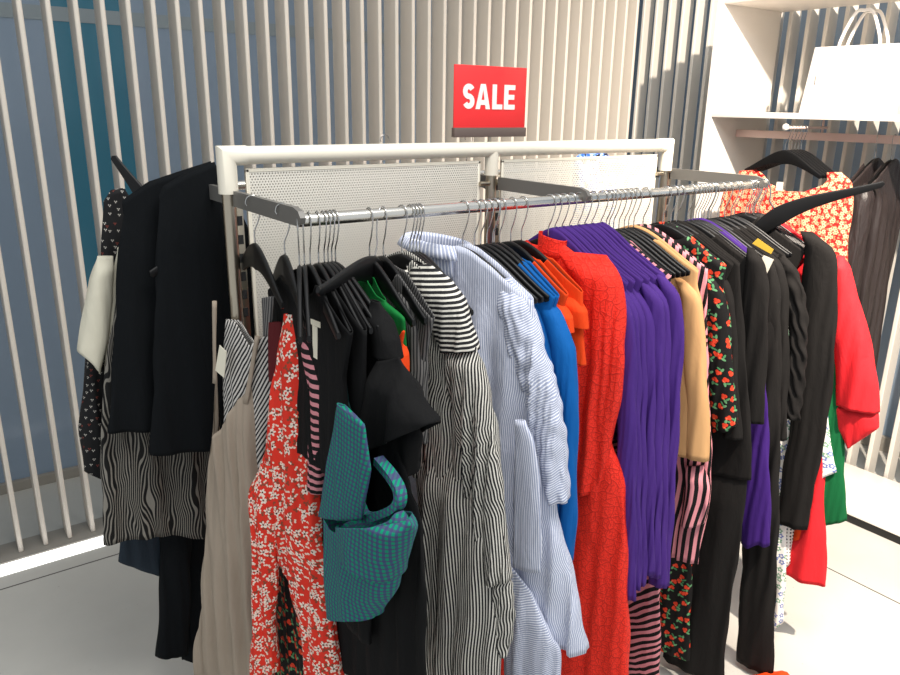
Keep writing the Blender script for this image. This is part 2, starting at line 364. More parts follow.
# hand bag on the shelf
bx = CX + .2
pb = [on_axis(*p, 0, bx) for p in ((805, 107), (818, 48))]
yl0 = pb[0][1]; yl1 = pb[1][1]; zb0 = ZS + .031; zb1 = pb[1][2]
bag = empty('tote_bag', (bx, 1.6, zb0), 0, label='white structured leather tote bag with two handles on the top shelf', cat='bag')
yr1 = yl1 - .425; yr0 = yl0 - .455
bm = bmesh.new(); rings = []
for j in range(13):
    v = j / 12; yL = yl0 + (yl1 - yl0) * v; yR = yr0 + (yr1 - yr0) * v; hw = .075 - .03 * v
    ring = []
    for i in range(40):
        a = 2 * PI * i / 40; c, s = math.cos(a), math.sin(a)
        p = .22
        ring.append(bm.verts.new((math.copysign(abs(s) ** p, s) * hw, (yL + yR) / 2 - 1.6 + math.copysign(abs(c) ** p, c) * (yL - yR) / 2, v * (zb1 - zb0))))
    rings.append(ring)
for a, b in zip(rings, rings[1:]):
    for i in range(40): bm.faces.new((a[i], a[(i + 1) % 40], b[(i + 1) % 40], b[i]))
bm.faces.new(rings[0][::-1]); bm.faces.new(rings[-1])
link('body', bm_done(bm, 35), M['leather'], bag)
hz = on_axis(868, 11, 0, bx)[2] - zb0
for sx in (-.04, .04):
    yA = on_axis(843, 48, 0, bx)[1] - 1.6; yB = on_axis(883, 48, 0, bx)[1] - 1.6
    P = spline([(sx, yA, zb1 - zb0 - .03), (sx, yA - .004, zb1 - zb0 + .03), (sx, yA * .72 + yB * .28, hz - .012), (sx, (yA + yB) / 2, hz), (sx, yA * .28 + yB * .72, hz - .012), (sx, yB + .004, zb1 - zb0 + .03), (sx, yB, zb1 - zb0 - .03)])
    bm = bmesh.new(); tube(bm, P, .008, 10); h = link('handle', bm_done(bm, 'all'), M['leather'], bag)
    bm = bmesh.new(); tube(bm, [Vector(p) + Vector((.003, 0, -.0062)) for p in P[6:-6]], .003, 6); link('edge_paint', bm_done(bm, 'all'), M['piping'], h, label='dark painted inner edge')
bm = bmesh.new(); y1 = on_axis(826, 56, 0, bx)[1] - 1.6; prism(bm, [(0, 0), (.001, 0), (.001, .05), (0, .05)], y1, y1 + .003); o = link('stitch_line', bm_done(bm), M['piping'], bag); o.location = (-.066, 0, .14)

# ---------------------------------------------------------------- rack
rack = empty('clothes_rack', (XM, PY, 0), 0, label='double sided cream and steel clothes rack with perforated panels full of sale clothes', cat='clothes rack')
def rt(p): return (p[0] - XM, p[1] - PY, p[2])
ZTUBE = RZ + .123; RT = .0245
tubeobj('top_tube', M['tubew'], rack, [rt((XL + .01, PY, ZTUBE)), rt((XR - .01, PY, ZTUBE))], RT, 28)
for x in (XL, XR):
    s = 1 if x == XL else -1
    bm = bmesh.new(); R_ = RT + .002; n_ = 32; A_ = [2 * PI * q / n_ for q in range(n_)]; X_, _, Z_ = rt((x, PY, ZTUBE))
    rgs = [[bm.verts.new((X_ + s * .055, R_ * math.cos(a), Z_ + R_ * math.sin(a))) for a in A_], [bm.verts.new((X_ - s * R_ * math.sin(a), R_ * math.cos(a), Z_ + R_ * math.sin(a))) for a in A_], [bm.verts.new((X_ - s * R_ * math.sin(a), R_ * math.cos(a), Z_ - .10)) for a in A_]]
    for a, b in zip(rgs, rgs[1:]):
        for q in range(n_): bm.faces.new((a[q], a[(q + 1) % n_], b[(q + 1) % n_], b[q]))
    bm.faces.new(rgs[0][::-1]); bm.faces.new(rgs[-1]); link('corner_fitting', bm_done(bm, 40), M['tubew'], rack)
bm = bmesh.new(); tube(bm, [rt((XM, PY, ZTUBE)), rt((XM, PY, ZTUBE - .085))], RT - .001, 28); link('tee_fitting', bm_done(bm, 40), M['tubew'], rack)
for x in (XL, XM, XR):
    po = tubeobj('post', M['steel'], rack, [rt((x, PY, .0)), rt((x, PY, ZTUBE - .06))], .0185, 24)
    sl = boxobj('slotted_strip', M['steel'], rack, x - XM + .012, x - XM + .034, -.010, .010, .05, ZTUBE - .1, bevel=.001)
    for i in range(7): z = ZTUBE - .135 - i * .052; boxobj('slot', M['dark'], sl, x - XM + .0155, x - XM + .0295, -.0112, .0112, z, z + .026, bevel=0)
    boxobj('foot_bar', M['steel'], rack, x - XM - .02, x - XM + .02, -.34, .34, .0, .03, bevel=.004)
for x in (XL + .011, XM + .022, XR + .022):
    for s in (-1, 1):
        bm = bmesh.new(); e = .405 * s
        prism_pts = [(0, -.021), (0, .021), (e - .02 * s, .021), (e + .006 * s, .014), (e + .018 * s, 0), (e + .012 * s, -.014), (e - .01 * s, -.021)]
        a = [bm.verts.new((x - XM - .007, u + .018 * s, z + RZ + .011)) for u, z in prism_pts]; b = [bm.verts.new((x - XM + .007, u + .018 * s, z + RZ + .011)) for u, z in prism_pts]
        for f in (a, b[::-1]): bm.faces.new(f)
        for i in range(len(a)): bm.faces.new((a[i], b[i], b[(i + 1) % len(a)], a[(i + 1) % len(a)]))
        link('arm', bm_done(bm, 30), M['arm'], rack)
for y in (RY, BY):
    tubeobj('hanging_rail', M['chrome'], rack, [rt((XL + .013, y, RZ)), rt((XR + .075, y, RZ))], .0152, 24)
ZP = up(1.447) if False else H - 1.62 + 1.447
for x0_, x1_ in ((XL + .05, XM - .05), (XM + .042, XR - .058)):
    bm = bmesh.new(); box(bm, x0_ - XM, x1_ - XM, -.004, .004, ZP - .62, ZP, .003, 2); pn = link('perforated_panel', bm_done(bm, 40), M['perf'], rack)
    for xx in (x0_ - .012, x1_ + .012):
        for zz in (ZP - .075, ZP - .5):
            bm = bmesh.new(); tube(bm, [(xx - XM - .02, -.012, zz), (xx - XM + .02, -.012, zz)], .0075, 12); link('panel_clip', bm_done(bm, 40), M['steel'], pn)
    bm = bmesh.new()
    for a in ((x0_, x1_, ZP - .010, ZP + .001), (x0_, x0_ + .010, ZP - .62, ZP), (x1_ - .010, x1_, ZP - .62, ZP), (x0_, x1_, ZP - .621, ZP - .61)): box(bm, a[0] - XM, a[1] - XM, -.0055, .0055, a[2], a[3], .002, 1)
    link('panel_rim', bm_done(bm, 40), M['tubew'], pn)

# SALE sign on the rack
sx = 1.624; SW = .305
sg = empty('sale_sign', (sx, PY, ZTUBE + RT), 0, label='red SALE sign in a brown holder standing on the rack top tube', cat='sign')
tubeobj('stem', M['steel'], sg, [(0, 0, -.002), (0, 0, .03)], .005, 12)
zc = .016
ch = boxobj('channel', M['channel'], sg, -SW / 2, SW / 2, -.009, .009, zc, zc + .030, bevel=.002)
bd = boxobj('board', M['red'], sg, -SW / 2 + .001, SW / 2 - .003, -.0025, .0025, zc + .026, zc + .222, bevel=.001)
def letters():
    bm = bmesh.new(); h = .078; t = .0178; y0, y1 = -.0042, -.0024
    def P(poly, ox): prism(bm, [(ox + x, z) for x, z in poly], y0, y1)
    # S as a ribbon
    c = []
    w = .047; r = w / 2 - t / 2; hh = (h - t) / 4
    for i in range(15): a = math.radians(25 + 245 * i / 14); c.append((-.006 + w / 2 + math.cos(a) * r, h - t / 2 - hh + math.sin(a) * hh * 1.0))
    for i in range(15): a = math.radians(90 - 245 * i / 14); c.append((-.006 + w / 2 + math.cos(a) * r, t / 2 + hh + math.sin(a) * hh * 1.0))
    L, R = [], []
    for i, p in enumerate(c):
        q0 = c[max(i - 1, 0)]; q1 = c[min(i + 1, len(c) - 1)]; dx, dz = q1[0] - q0[0], q1[1] - q0[1]; l = math.hypot(dx, dz) or 1
        nx, nz = -dz / l * t / 2, dx / l * t / 2 * .95
        L.append((p[0] + nx, p[1] + nz)); R.append((p[0] - nx, p[1] - nz))
    for i in range(len(c) - 1):
        prism(bm, [L[i], L[i + 1], R[i + 1], R[i]], y0, y1)
    ox = .046; W = .060
    hi = h * .80; xi = lambda z: t + (W / 2 - t) * z / hi
    for sg_ in (1, -1):
        f = lambda x: W / 2 + sg_ * (x - W / 2)
        P([(f(x), z) for x, z in ((0, 0), (t, 0), (W / 2, hi), (W / 2, h), (W / 2 - t * .55, h))], ox)
    za_, zb_ = h * .17, h * .37
    P([(xi(za_), za_), (W - xi(za_), za_), (W - xi(zb_), zb_), (xi(zb_), zb_)], ox)
    ox = .115
    P([(0, 0), (t, 0), (t, h), (0, h)], ox); P([(t, 0), (.043, 0), (.043, t * .88), (t, t * .88)], ox)
    ox = .165
    P([(0, 0), (t, 0), (t, h), (0, h)], ox)
    for z in (0, h / 2 - t * .42, h - t * .88): P([(t, z), (.047 if z != h / 2 - t * .42 else .044, z), (.047 if z != h / 2 - t * .42 else .044, z + t * .88), (t, z + t * .88)], ox)
    return bm_done(bm)
lt_ = link('lettering', letters(), M['signw'], bd, label='white bold letters SALE'); lt_.location = (-.112, 0, zc + .088); 

# ---------------------------------------------------------------- hangers
HW, TIPZ = .215, -.215
def htop(u):
    s = min(abs(u) / HW, 1); return -.105 - .11 * (.72 * s ** 1.45 + .28 * (.5 - .5 * math.cos(PI * s)))
def hanger_mesh():
    bm = bmesh.new(); N = 44
    us = [-HW + 2 * HW * i / N for i in range(N + 1)]
    secs = []
    for u in us:
        s = abs(u) / HW; zt = htop(u); th = .052 * (1 - s) ** 1.3 + .020 + .004 * s; b = .0065 - .0015 * s
        if s > .999: th *= .6
        z0 = zt - th
        sec = [(-b * .75, zt - .0015), (-b * .3, zt), (b * .3, zt), (b * .75, zt - .0015), (b, zt - .006), (b, z0 + .005), (b * .6, z0), (-b * .6, z0), (-b, z0 + .005), (-b, zt - .006)]
        secs.append([bm.verts.new((u, w, z)) for w, z in sec])
    for a, b in zip(secs, secs[1:]):
        for i in range(10): bm.faces.new((a[i], a[(i + 1) % 10], b[(i + 1) % 10], b[i]))
    bm.faces.new(secs[0][::-1]); bm.faces.new(secs[-1]); return bm_done(bm, 50)
def hook_mesh(R=.0185):
    P = spline([(0, 0, -.108), (0, 0, -.075), (.009, 0, -.052), (.0175, 0, -.022), (R + .0005, 0, 0), (R * .71, 0, R * .71), (0, 0, R), (-R * .71, 0, R * .71), (-R, 0, 0), (-R * .8, 0, -.008)], 5)
    bm = bmesh.new(); tube(bm, P, .00175, 8); return bm_done(bm, 'all')
HMESH = hanger_mesh(); KMESH = hook_mesh()
HMESH.materials.append(M['hanger']); KMESH.materials.append(M['hookm'])

class Fr:       # a vertical hanging plane: origin on the rail, direction of the near end
    def __init__(s, x, y, z, ang): s.x, s.y, s.z, s.ang = x, y, z, ang; s.d = (math.cos(ang), math.sin(ang)); s.hang = ang
    def uz(s, px, py, w=0.):
        r = ray(px, py); n = (-s.d[1], s.d[0]); t = (s.x * n[0] + s.y * n[1] + w) / (r[0] * n[0] + r[1] * n[1])
        p = CAMP + r * t; return ((p[0] - s.x) * s.d[0] + (p[1] - s.y) * s.d[1], p[2] - s.z)
    def L(s, pts, w=0.): return [s.uz(p[0], p[1], w) for p in pts]
TAB = [(.748, 309), (.763, 338), (.785, 350), (.83, 386), (.885, 402), (.925, 413), (.965, 425), (1.02, 462), (1.215, 531), (1.345, 555), (1.385, 564), (1.425, 578), (1.53, 612), (1.555, 625), (1.585, 632), (1.615, 640), (1.65, 648), (1.68, 655), (1.71, 662), (1.75, 673), (1.905, 694), (1.95, 703), (2.05, 722), (2.09, 730), (2.12, 738), (2.18, 764), (2.31, 775), (2.35, 783), (2.39, 794), (2.52, 834), (2.605, 848)]
def tipx(t): return float(np.interp(t, [a for a, _ in TAB], [b for _, b in TAB]))
def front(t, tip=None, y=RY, z=RZ, psi=0., minpsi=0.):
    if tip is not None:
        lo, hi = -75., 75.
        f = lambda a: proj((t + .21 * math.sin(math.radians(a)), y - .21 * math.cos(math.radians(a)), z + TIPZ))[0] - tip
        for _ in range(40):
            mid = (lo + hi) / 2
            if f(mid) > 0: hi = mid
            else: lo = mid
        psi = min((lo + hi) / 2, 17.)
    f = Fr(t, y, z, math.radians(-90 + max(psi, minpsi))); f.hang = math.radians(-90 + psi); f.psi = psi
    return f
def trail(px):
    return on_axis(px, 221 - (px - 297) * 37 / 460, 1, RY)[0]
def hanger(fr, label, group='black hangers on the front rail', tilt=0., cat='hanger', dz=0., turn=0., name='clothes_hanger'):
    o = empty(name, (fr.x, fr.y, fr.z + dz), fr.hang, label=label, cat=cat, group=group)
    o.rotation_euler = (0, math.radians(tilt), fr.hang)
    link('hanger_body', HMESH, None, o); h = link('hook', KMESH, None, o, label='steel wire hook')
    if turn: h.rotation_euler = (0, 0, math.radians(turn))
    return o

# ---------------------------------------------------------------- cloth
def smooth1(a, k):
    if k < 1: return a
    for _ in range(2):
        p = np.concatenate([[a[0]] * k, a, [a[-1]] * k]); a = np.convolve(p, np.ones(2 * k + 1) / (2 * k + 1), 'valid')
    return a
def prof(pts, zs, k=3):
    z = np.array([p[1] for p in pts]); u = np.array([p[0] for p in pts]); o = np.argsort(z)
    g = np.linspace(z.min(), z.max(), 160); v = smooth1(np.interp(g, z[o], u[o]), k); return np.interp(zs, g, v)
def shell(near, far, b=(.014, .022, .03), neck=None, top=None, hem=None, folds=.008, lam=.07, seed=0, w0=0., N=88, Mr=60, hemwave=.0, uvo=(0, 0), sm=3, bz=.16, lean=0., crush=0., wmap=None):
    """closed sheet of cloth between two edges; near/far: (u, z) lists going down; neck=(half width, front drop, back drop)"""
    rg = random.Random(seed * 31 + 5)
    if neck:
        near = [(max(near[0][0], .224), near[0][1])] + list(near[1:]); far = [(min(far[0][0], -.224), far[0][1])] + list(far[1:])
        b = (max(b[0], .0125),) + tuple(b[1:])
    elif not top: b = (.005,) + tuple(b[1:])
    pw = .5 if neck else .75
    zt_n, zt_f = near[0][1], far[0][1]; zb_n, zb_f = near[-1][1], far[-1][1]
    lowest = -RZ + .03; zb_n = max(zb_n, lowest); zb_f = max(zb_f, lowest)
    comps = [(rg.uniform(.7, 1.5) * lam, rg.uniform(0, 6.3), rg.uniform(-5, 5), rg.uniform(.5, 1)) for _ in range(4)]
    comps2 = [(rg.uniform(.35, .6) * lam, rg.uniform(0, 6.3), rg.uniform(-7, 7), rg.uniform(.2, .4)) for _ in range(3)]
    V = np.zeros((Mr + 1, N, 3)); UV = np.zeros((Mr + 1, N, 2))
    top_s = sorted(top) if top else None
    for i in range(N):
        ph = 2 * PI * i / N; q = math.cos(ph); s = math.sin(ph)
        side = 1 if s >= 0 else -1
        un0, uf0 = near[0][0], far[0][0]
        u_ = (un0 + uf0) / 2 + (un0 - uf0) / 2 * q
        if neck:
            nw, fd, bd = neck[:3]
            ztop = (htop(u_) + .006) if abs(u_) < HW else htop(HW) + .006 - (abs(u_) - HW) * .8
            lift = neck[3] if len(neck) > 3 else 0.
            ztop = ztop + lift * max(0, 1 - abs(u_) / .1)
            if abs(u_) < nw: ztop -= (fd if side < 0 else bd) * (1 - (u_ / nw) ** 2) ** .6
        elif top_s:
            ztop = np.interp(u_, [p[0] for p in top_s], [p[1] for p in top_s])
            if side > 0 and hem == 'backhigh': ztop += .0
        else:
            ztop = zt_f + (zt_n - zt_f) * (q + 1) / 2
        zbot = zb_f + (zb_n - zb_f) * (q + 1) / 2 + hemwave * math.sin(q * 5 + seed)
        vs = np.linspace(0, 1, Mr + 1); z = ztop + (zbot - ztop) * vs
        un = prof(near, z, sm); uf = prof(far, z, sm)
        uc = (un + uf) / 2; a = (un - uf) / 2
        dd = np.maximum(0, max(zt_n, zt_f) - z); Lh = max(1e-3, max(zt_n, zt_f) - min(zb_n, zb_f))
        f1 = np.clip(dd / bz, 0, 1); f1 = f1 * f1 * (3 - 2 * f1); bb = b[0] + (b[1] - b[0]) * f1 + (b[2] - b[1]) * np.clip((dd - bz) / max(.01, Lh - bz), 0, 1)
        u = uc + a * q
        F = sum(c[3] * np.sin(2 * PI * u / c[0] + c[1] + c[2] * z) for c in comps) / 2.2
        F2 = sum(c[3] * np.sin(2 * PI * (u + side * .013) / c[0] + c[1] + c[2] * z) for c in comps2)
        ramp = np.clip(dd / .25, .12, 1)
        edge = abs(s) ** .35
        w = w0 + side * bb * abs(s) ** pw + folds * ramp * (F + F2 * .6) * (.35 + .65 * edge) + lean * dd
        if crush: w = w + crush * np.sin(z * 95 + 9 * np.sin(u * 30 + seed)) * edge; u = u + crush * .6 * np.sin(z * 80 + seed + side)
        if wmap: w = w + np.interp(-z, [p[0] for p in wmap], [p[1] for p in wmap])
        u = u + .004 * ramp * np.sin(z * 23 + seed + side) * (1 - .5 * edge)
        V[:, i, 0] = u; V[:, i, 1] = w; V[:, i, 2] = z
        UV[:, i, 0] = a * q + uvo[0] + side * .003 + (F * folds * .4) * ramp; UV[:, i, 1] = z + uvo[1]
    order = [(N // 2 + k) % N for k in range(N)]; ring = V[:, order, :2]
    arc = np.concatenate([np.zeros((Mr + 1, 1)), np.cumsum(np.hypot(np.diff(ring[:, :, 0], axis=1), np.diff(ring[:, :, 1], axis=1)), axis=1)], axis=1)
    UV[:, order, 0] = arc - arc[:, N // 4][:, None] + uvo[0]
    me = bpy.data.meshes.new('cloth')
    faces = []
    for j in range(Mr):
        for i in range(N):
            k = (i + 1) % N; faces.append((j * N + i, (j + 1) * N + i, (j + 1) * N + k, j * N + k))
    me.from_pydata(V.reshape(-1, 3).tolist(), [], faces)
    uvl = me.uv_layers.new(name='UVMap'); flat = UV.reshape(-1, 2)
    idx = np.zeros(len(me.loops), dtype=np.int32); me.loops.foreach_get('vertex_index', idx); uvl.data.foreach_set('uv', flat[idx].astype(np.float32).ravel())
    for p in me.polygons: p.use_smooth = True
    return me
def part(name, me, mat, parent, th=.0016, **k):
    o = link(name, me, mat, parent, **k)
    if th:
        md = o.modifiers.new('thickness', 'SOLIDIFY'); md.thickness = th; md.offset = 0
    return o
def garment(name, fr, label, cat, group=None):
    return empty(name, (fr.x, fr.y, fr.z), fr.ang, label=label, cat=cat, group=group)
def shrink(pts, w):
    """inner edge of a sleeve: w metres (or a list) inside the outer edge"""
    ws = w if isinstance(w, (list, tuple)) else [w] * len(pts); return [(p[0] - q, p[1]) for p, q in zip(pts, ws)]
def farside(zt, zb, a=-.2, b=-.23): return [(a, zt), (a - .01, zt - .15), (b, zb)]
SEED = [10]
def nseed(): SEED[0] += 1; return SEED[0]

def top_with_sleeve(name, label, cat, fr, mat, sleeve_px, width, body_near=None, hem=None, neck=(.08, .07, .02), group=None, smat=None, folds=.006, lam=.06, b=(.012, .018, .022), sb=(.012, .026, .022), hang=True, hlabel=None, collar=None, sleeve_name='sleeve', uvo=(0, 0), hemwave=.0, scrush=0., htilt=0.):
    """garment on a hanger whose near sleeve shows; sleeve_px is the sleeve's outer edge, hem the body's lowest z"""
    if hang: hanger(fr, hlabel or ('black hanger carrying the ' + name.replace('_', ' ')), tilt=htilt)
    g = garment(name, fr, label, cat, group); sd = nseed()
    edge = fr.L(sleeve_px)
    width = [width] * len(edge) if not isinstance(width, (list, tuple)) else list(width); width[0] = min(width[0], .016)
    zt = TIPZ + .0
    if body_near is None: bn = [(.2, zt), (.185, zt - .12), (.19, -hem if hem else edge[-1][1])]
    else:
        bn = [(.2, zt)] + fr.L(body_near)
    bn = [p for p in bn if p[1] <= zt + 1e-6]
    zb = bn[-1][1]
    part('bodice' if cat in ('dress', 'top', 'shirt') else 'body', shell(bn, farside(zt, zb), b, neck, folds=folds, lam=lam, seed=sd, uvo=uvo, hemwave=hemwave), mat, g)
    part(sleeve_name, shell(edge, shrink(edge, width), sb, folds=folds * .8, lam=lam * .7, seed=sd + 100, N=40, Mr=50, bz=.035, uvo=(uvo[0] + .3, uvo[1]), crush=scrush), smat or mat, g)
    return g

#################################################################### garments go here
exec_garments = True

# 1 taupe dress and striped dress on the end of the arm
YA1 = on_axis(253, 205, 0, XL + .011)[1]; YA2 = on_axis(283, 213, 0, XL + .011)[1]
ZA = RZ + .0135
f1 = front(XL + .011, None, YA1, ZA, -6, 22)
hanger(f1, 'black hanger hooked over the rack end arm, holding the taupe dress', 'hangers on the rack arm', turn=75)
g = garment('tank_dress', f1, 'long taupe sleeveless dress with a low scoop neck at the near left end', 'dress')
near = f1.L([(254, 388), (258, 440), (262, 560), (267, 675), (268, 760)]); far = f1.L([(217, 370), (213, 440), (209, 520), (204, 600), (199, 662)])
topl = f1.L([(217, 369), (221, 430), (224, 448), (232, 428), (243, 398), (254, 386)])
part('body', shell(near, far, (.012, .03, .045), top=topl, folds=.016, lam=.06, seed=3), M['taupe'], g)
for a, b_, w in (((218, 372), (219, 300), .006), ((249, 392), (262, 335), .007)):
    p, q = f1.uz(*a), f1.uz(*b_)
    part('strap', shell([(q[0] + w, q[1]), (p[0] + w, p[1] - .03)], [(q[0] - w, q[1]), (p[0] - w, p[1] - .03)], (.002, .002, .002), folds=0, N=16, Mr=12, w0=-.016), M['taupe'], g)
p = f1.uz(229, 357); bm = bmesh.new(); prism(bm, [(p[0] - .022, p[1] - .035), (p[0] + .012, p[1] - .05), (p[0] + .03, p[1] + .03), (p[0] + .004, p[1] + .045)], -.034, -.032); link('price_tag', bm_done(bm), M['tag'], g, label='cream price tag')
g = garment('striped_dress', f1, 'black and white striped dress layered inside the taupe dress', 'dress')
near = f1.L([(262, 330), (268, 345), (270, 400), (264, 440), (260, 482), (259, 580)]); far = f1.L([(224, 308), (221, 360), (222, 440), (226, 500), (228, 570)])
part('body', shell(near, far, (.008, .014, .018), top=f1.L([(222, 320), (236, 322), (248, 345), (262, 335)]), folds=.005, seed=4, w0=.01), M['bwdiag'], g)
p, q = f1.uz(258, 345), f1.uz(266, 335)

f2 = front(XL + .011, None, YA2, ZA, -13, 20)
hanger(f2, 'black hanger hooked over the arm end, holding the red flower dress', 'hangers on the rack arm', turn=60)
g = garment('floral_dress', f2, 'red dress with small white flowers and a long sleeve, near left end', 'dress')
e = f2.L([(297, 314), (303, 335), (308, 360), (314, 420), (319, 500), (325, 560), (333, 620), (341, 676), (343, 750)]); i_ = f2.L([(285, 314), (281, 350), (273, 400), (265, 460), (258, 490), (262, 530), (286, 560), (300, 610), (309, 676), (311, 750)])
part('sleeve', shell(e, i_, (.012, .03, .034), folds=.008, lam=.05, seed=5, bz=.1), M['floral'], g)
e = f2.L([(284, 462), (285, 490), (285, 530), (283, 580), (282, 630), (285, 664)]); i_ = f2.L([(270, 460), (258, 486), (262, 520), (264, 580), (261, 640), (261, 675)])
part('skirt', shell(e, i_, (.012, .022, .03), folds=.006, lam=.05, seed=6, w0=-.03, hemwave=.004), M['floral'], g)
g = garment('gathered_cami', f2, 'maroon and white striped cami glimpsed inside the second hanger at the left end', 'top')
part('body', shell(f2.L([(281, 322), (283, 340), (281, 380)]), f2.L([(268, 322), (269, 340), (270, 380)]), (.008, .012, .014), folds=.003, seed=7), M['maroon'], g)
part('strap', shell(f2.L([(274, 296), (272, 315), (270, 336)]), f2.L([(262, 298), (263, 315), (264, 336)]), (.006, .006, .006), folds=.001, seed=7, N=24, Mr=16), M['darkpin'], g, label='grey pinstriped strap')

# hidden cherry dress seen in the slit of the red dress
f3 = front(.735, 300)
hanger(f3, 'black hanger just behind the red flower dress, cherry print dress on it')
g = garment('cherry_dress', f3, 'black dress with red cherries peeping out below the red flower dress', 'dress')
part('body', shell(f3.L([(300, 340), (302, 430), (309, 600), (312, 760)]), f3.L([(275, 330), (272, 430), (270, 600), (270, 760)]), (.01, .014, .016), folds=.004, seed=8), M['cherry'], g)

# pink and black stripes
f4 = front(.748, 309)
top_with_sleeve('striped_jumper', 'pink and black banded top squeezed beside the red flower dress', 'top', f4, M['black'], [(308, 334), (316, 347), (319, 359), (326, 387), (330, 413), (330, 430), (325, 456), (321, 494)], [.03, .05, .06, .07, .08, .08, .07, .05], hem=.6, smat=M['pinkstripe'], hlabel='black hanger carrying the pink and black banded top')
# black with white label
f5 = front(.763, 338)
hanger(f5, 'black hanger with the white care label dangling below it')
g = garment('black_dress', f5, 'plain black dress with white inner label beside the pink banded top', 'dress')
part('body', shell([(.2, TIPZ), (.2, -.5), (.22, -1.05)], farside(TIPZ, -1.05), (.01, .013, .016), (.09, .09, .05), folds=.004, seed=9, w0=.02), M['black'], g)
p = f5.uz(322, 322); bm = bmesh.new(); prism(bm, [(p[0], p[1]), (p[0] + .05, p[1] + .002), (p[0] + .05, p[1] + .016), (p[0], p[1] + .013)], -.03, -.0285); prism(bm, [(p[0] + .006, p[1] - .08), (p[0] + .03, p[1] - .08), (p[0] + .035, p[1]), (p[0] + .01, p[1])], -.0302, -.029); link('care_label', bm_done(bm), M['tag'], g, label='off white care label')

# gingham bardot top
f6 = front(.785, 350)
hanger(f6, 'black hanger with thin ribbon loops holding the green gingham top')
g = garment('gingham_blouse', f6, 'green and purple gingham top hanging low by its ribbon loops', 'top')
e = f6.L([(343, 405), (364, 424), (370, 470), (366, 500), (362, 519)], -.075); i_ = f6.L([(338, 403), (334, 430), (328, 462), (323, 490), (319, 516)], -.075)
part('sleeve', shell(e, i_, (.008, .009, .009), folds=.004, seed=11, N=64, Mr=36, w0=-.075, bz=.03, sm=1), M['gingham'], g, label='near folded sleeve panel')
e = f6.L([(400, 512), (405, 524), (402, 550), (392, 590), (376, 616)], -.045); i_ = f6.L([(331, 505), (333, 540), (334, 580), (336, 612)], -.045)
part('body', shell(e, i_, (.03, .05, .05), folds=.005, lam=.12, seed=12, w0=-.045, bz=.05, hemwave=.002, sm=1, top=f6.L([(331, 505), (345, 524), (362, 530), (380, 522), (400, 511)], -.045)), M['gingham'], g)
e = f6.L([(402, 520), (406, 526), (396, 560), (390, 580)], -.06); i_ = f6.L([(345, 523), (347, 530), (350, 545), (386, 580)], -.06)
part('cuff_band', shell(e, i_, (.06, .064, .066), folds=.005, seed=13, w0=-.05, bz=.04, Mr=24), M['gingham'], g, label='crosswise folded band')
P = f6.L([(366, 500), (372, 515), (388, 512), (399, 505), (398, 492), (388, 478), (372, 462)], -.04)
bm = bmesh.new(); SP = spline([(u, -.06 + .006 * i, z) for i, (u, z) in enumerate(P)], 6); rr = []
for i, pnt in enumerate(SP):
    t = (SP[min(i + 1, len(SP) - 1)] - SP[max(i - 1, 0)]); t /= np.linalg.norm(t); nn = np.array([-t[2], 0, t[0]])
    rr.append([bm.verts.new(Vector(pnt + nn * s * .009 + np.array([0, q, 0]))) for s, q in ((-1, -.012), (1, -.012), (1, .012), (-1, .012))])
for a, b_ in zip(rr, rr[1:]):
    for i in range(4): bm.faces.new((a[i], a[(i + 1) % 4], b_[(i + 1) % 4], b_[i]))
me = bm_done(bm, 40); uvl = me.uv_layers.new(name='UVMap')
for lp in me.loops: c = me.vertices[lp.vertex_index].co; uvl.data[lp.index].uv = (c.x + c.y, c.z)
link('neck_loop', me, M['gingham'], g)
for a in ([(340, 340), (343, 360), (354, 395), (363, 425)], [(347, 335), (352, 370), (358, 420)]):
    bm = bmesh.new(); tube(bm, [(u, -.02, z) for u, z in f6.L(a)], .003, 8); link('ribbon_loop', bm_done(bm, 'all'), M['teal'], g, label='thin dark teal ribbon')

# black ruffle blouse with long skirt
f7 = front(.83, 386)
hanger(f7, 'black hanger carrying the black frill sleeve dress')
g = garment('frill_dress', f7, 'long black dress with a flared frill sleeve, left of the black striped shirt dress', 'dress')
part('bodice', shell([(.205, TIPZ - .02)] + f7.L([(392, 400), (408, 470), (424, 520), (430, 600), (433, 760)]), farside(TIPZ - .02, -1.2), (.014, .022, .03), top=[(-.22, -.23), (-.1, -.2)] + f7.L([(336, 296), (345, 287), (358, 292), (370, 303), (381, 318), (392, 340)]), folds=.008, lam=.06, seed=14, w0=-.012), M['black'], g)
e = f7.L([(379, 302), (386, 318), (394, 340), (398, 360)]); sl = part('sleeve', shell(e, shrink(e, [.03, .06, .075, .085]), (.012, .03, .032), folds=.004, seed=15, N=40, Mr=30, bz=.05), M['black'], g)
e = f7.L([(398, 357), (407, 375), (418, 400), (431, 424)], -.02); i_ = f7.L([(379, 360), (372, 385), (362, 420), (356, 454)], -.02)
part('frill', shell(e, i_, (.034, .05, .06), folds=.02, lam=.1, seed=16, N=72, Mr=36, w0=-.02, bz=.08), M['black'], sl)
e = f7.L([(412, 415), (416, 440), (405, 478)]); i_ = f7.L([(368, 430), (380, 455), (395, 468)])
part('frill', shell(e, i_, (.03, .04, .044), folds=.014, lam=.09, seed=17, N=60, Mr=30, w0=.01, bz=.08), M['black'], sl)

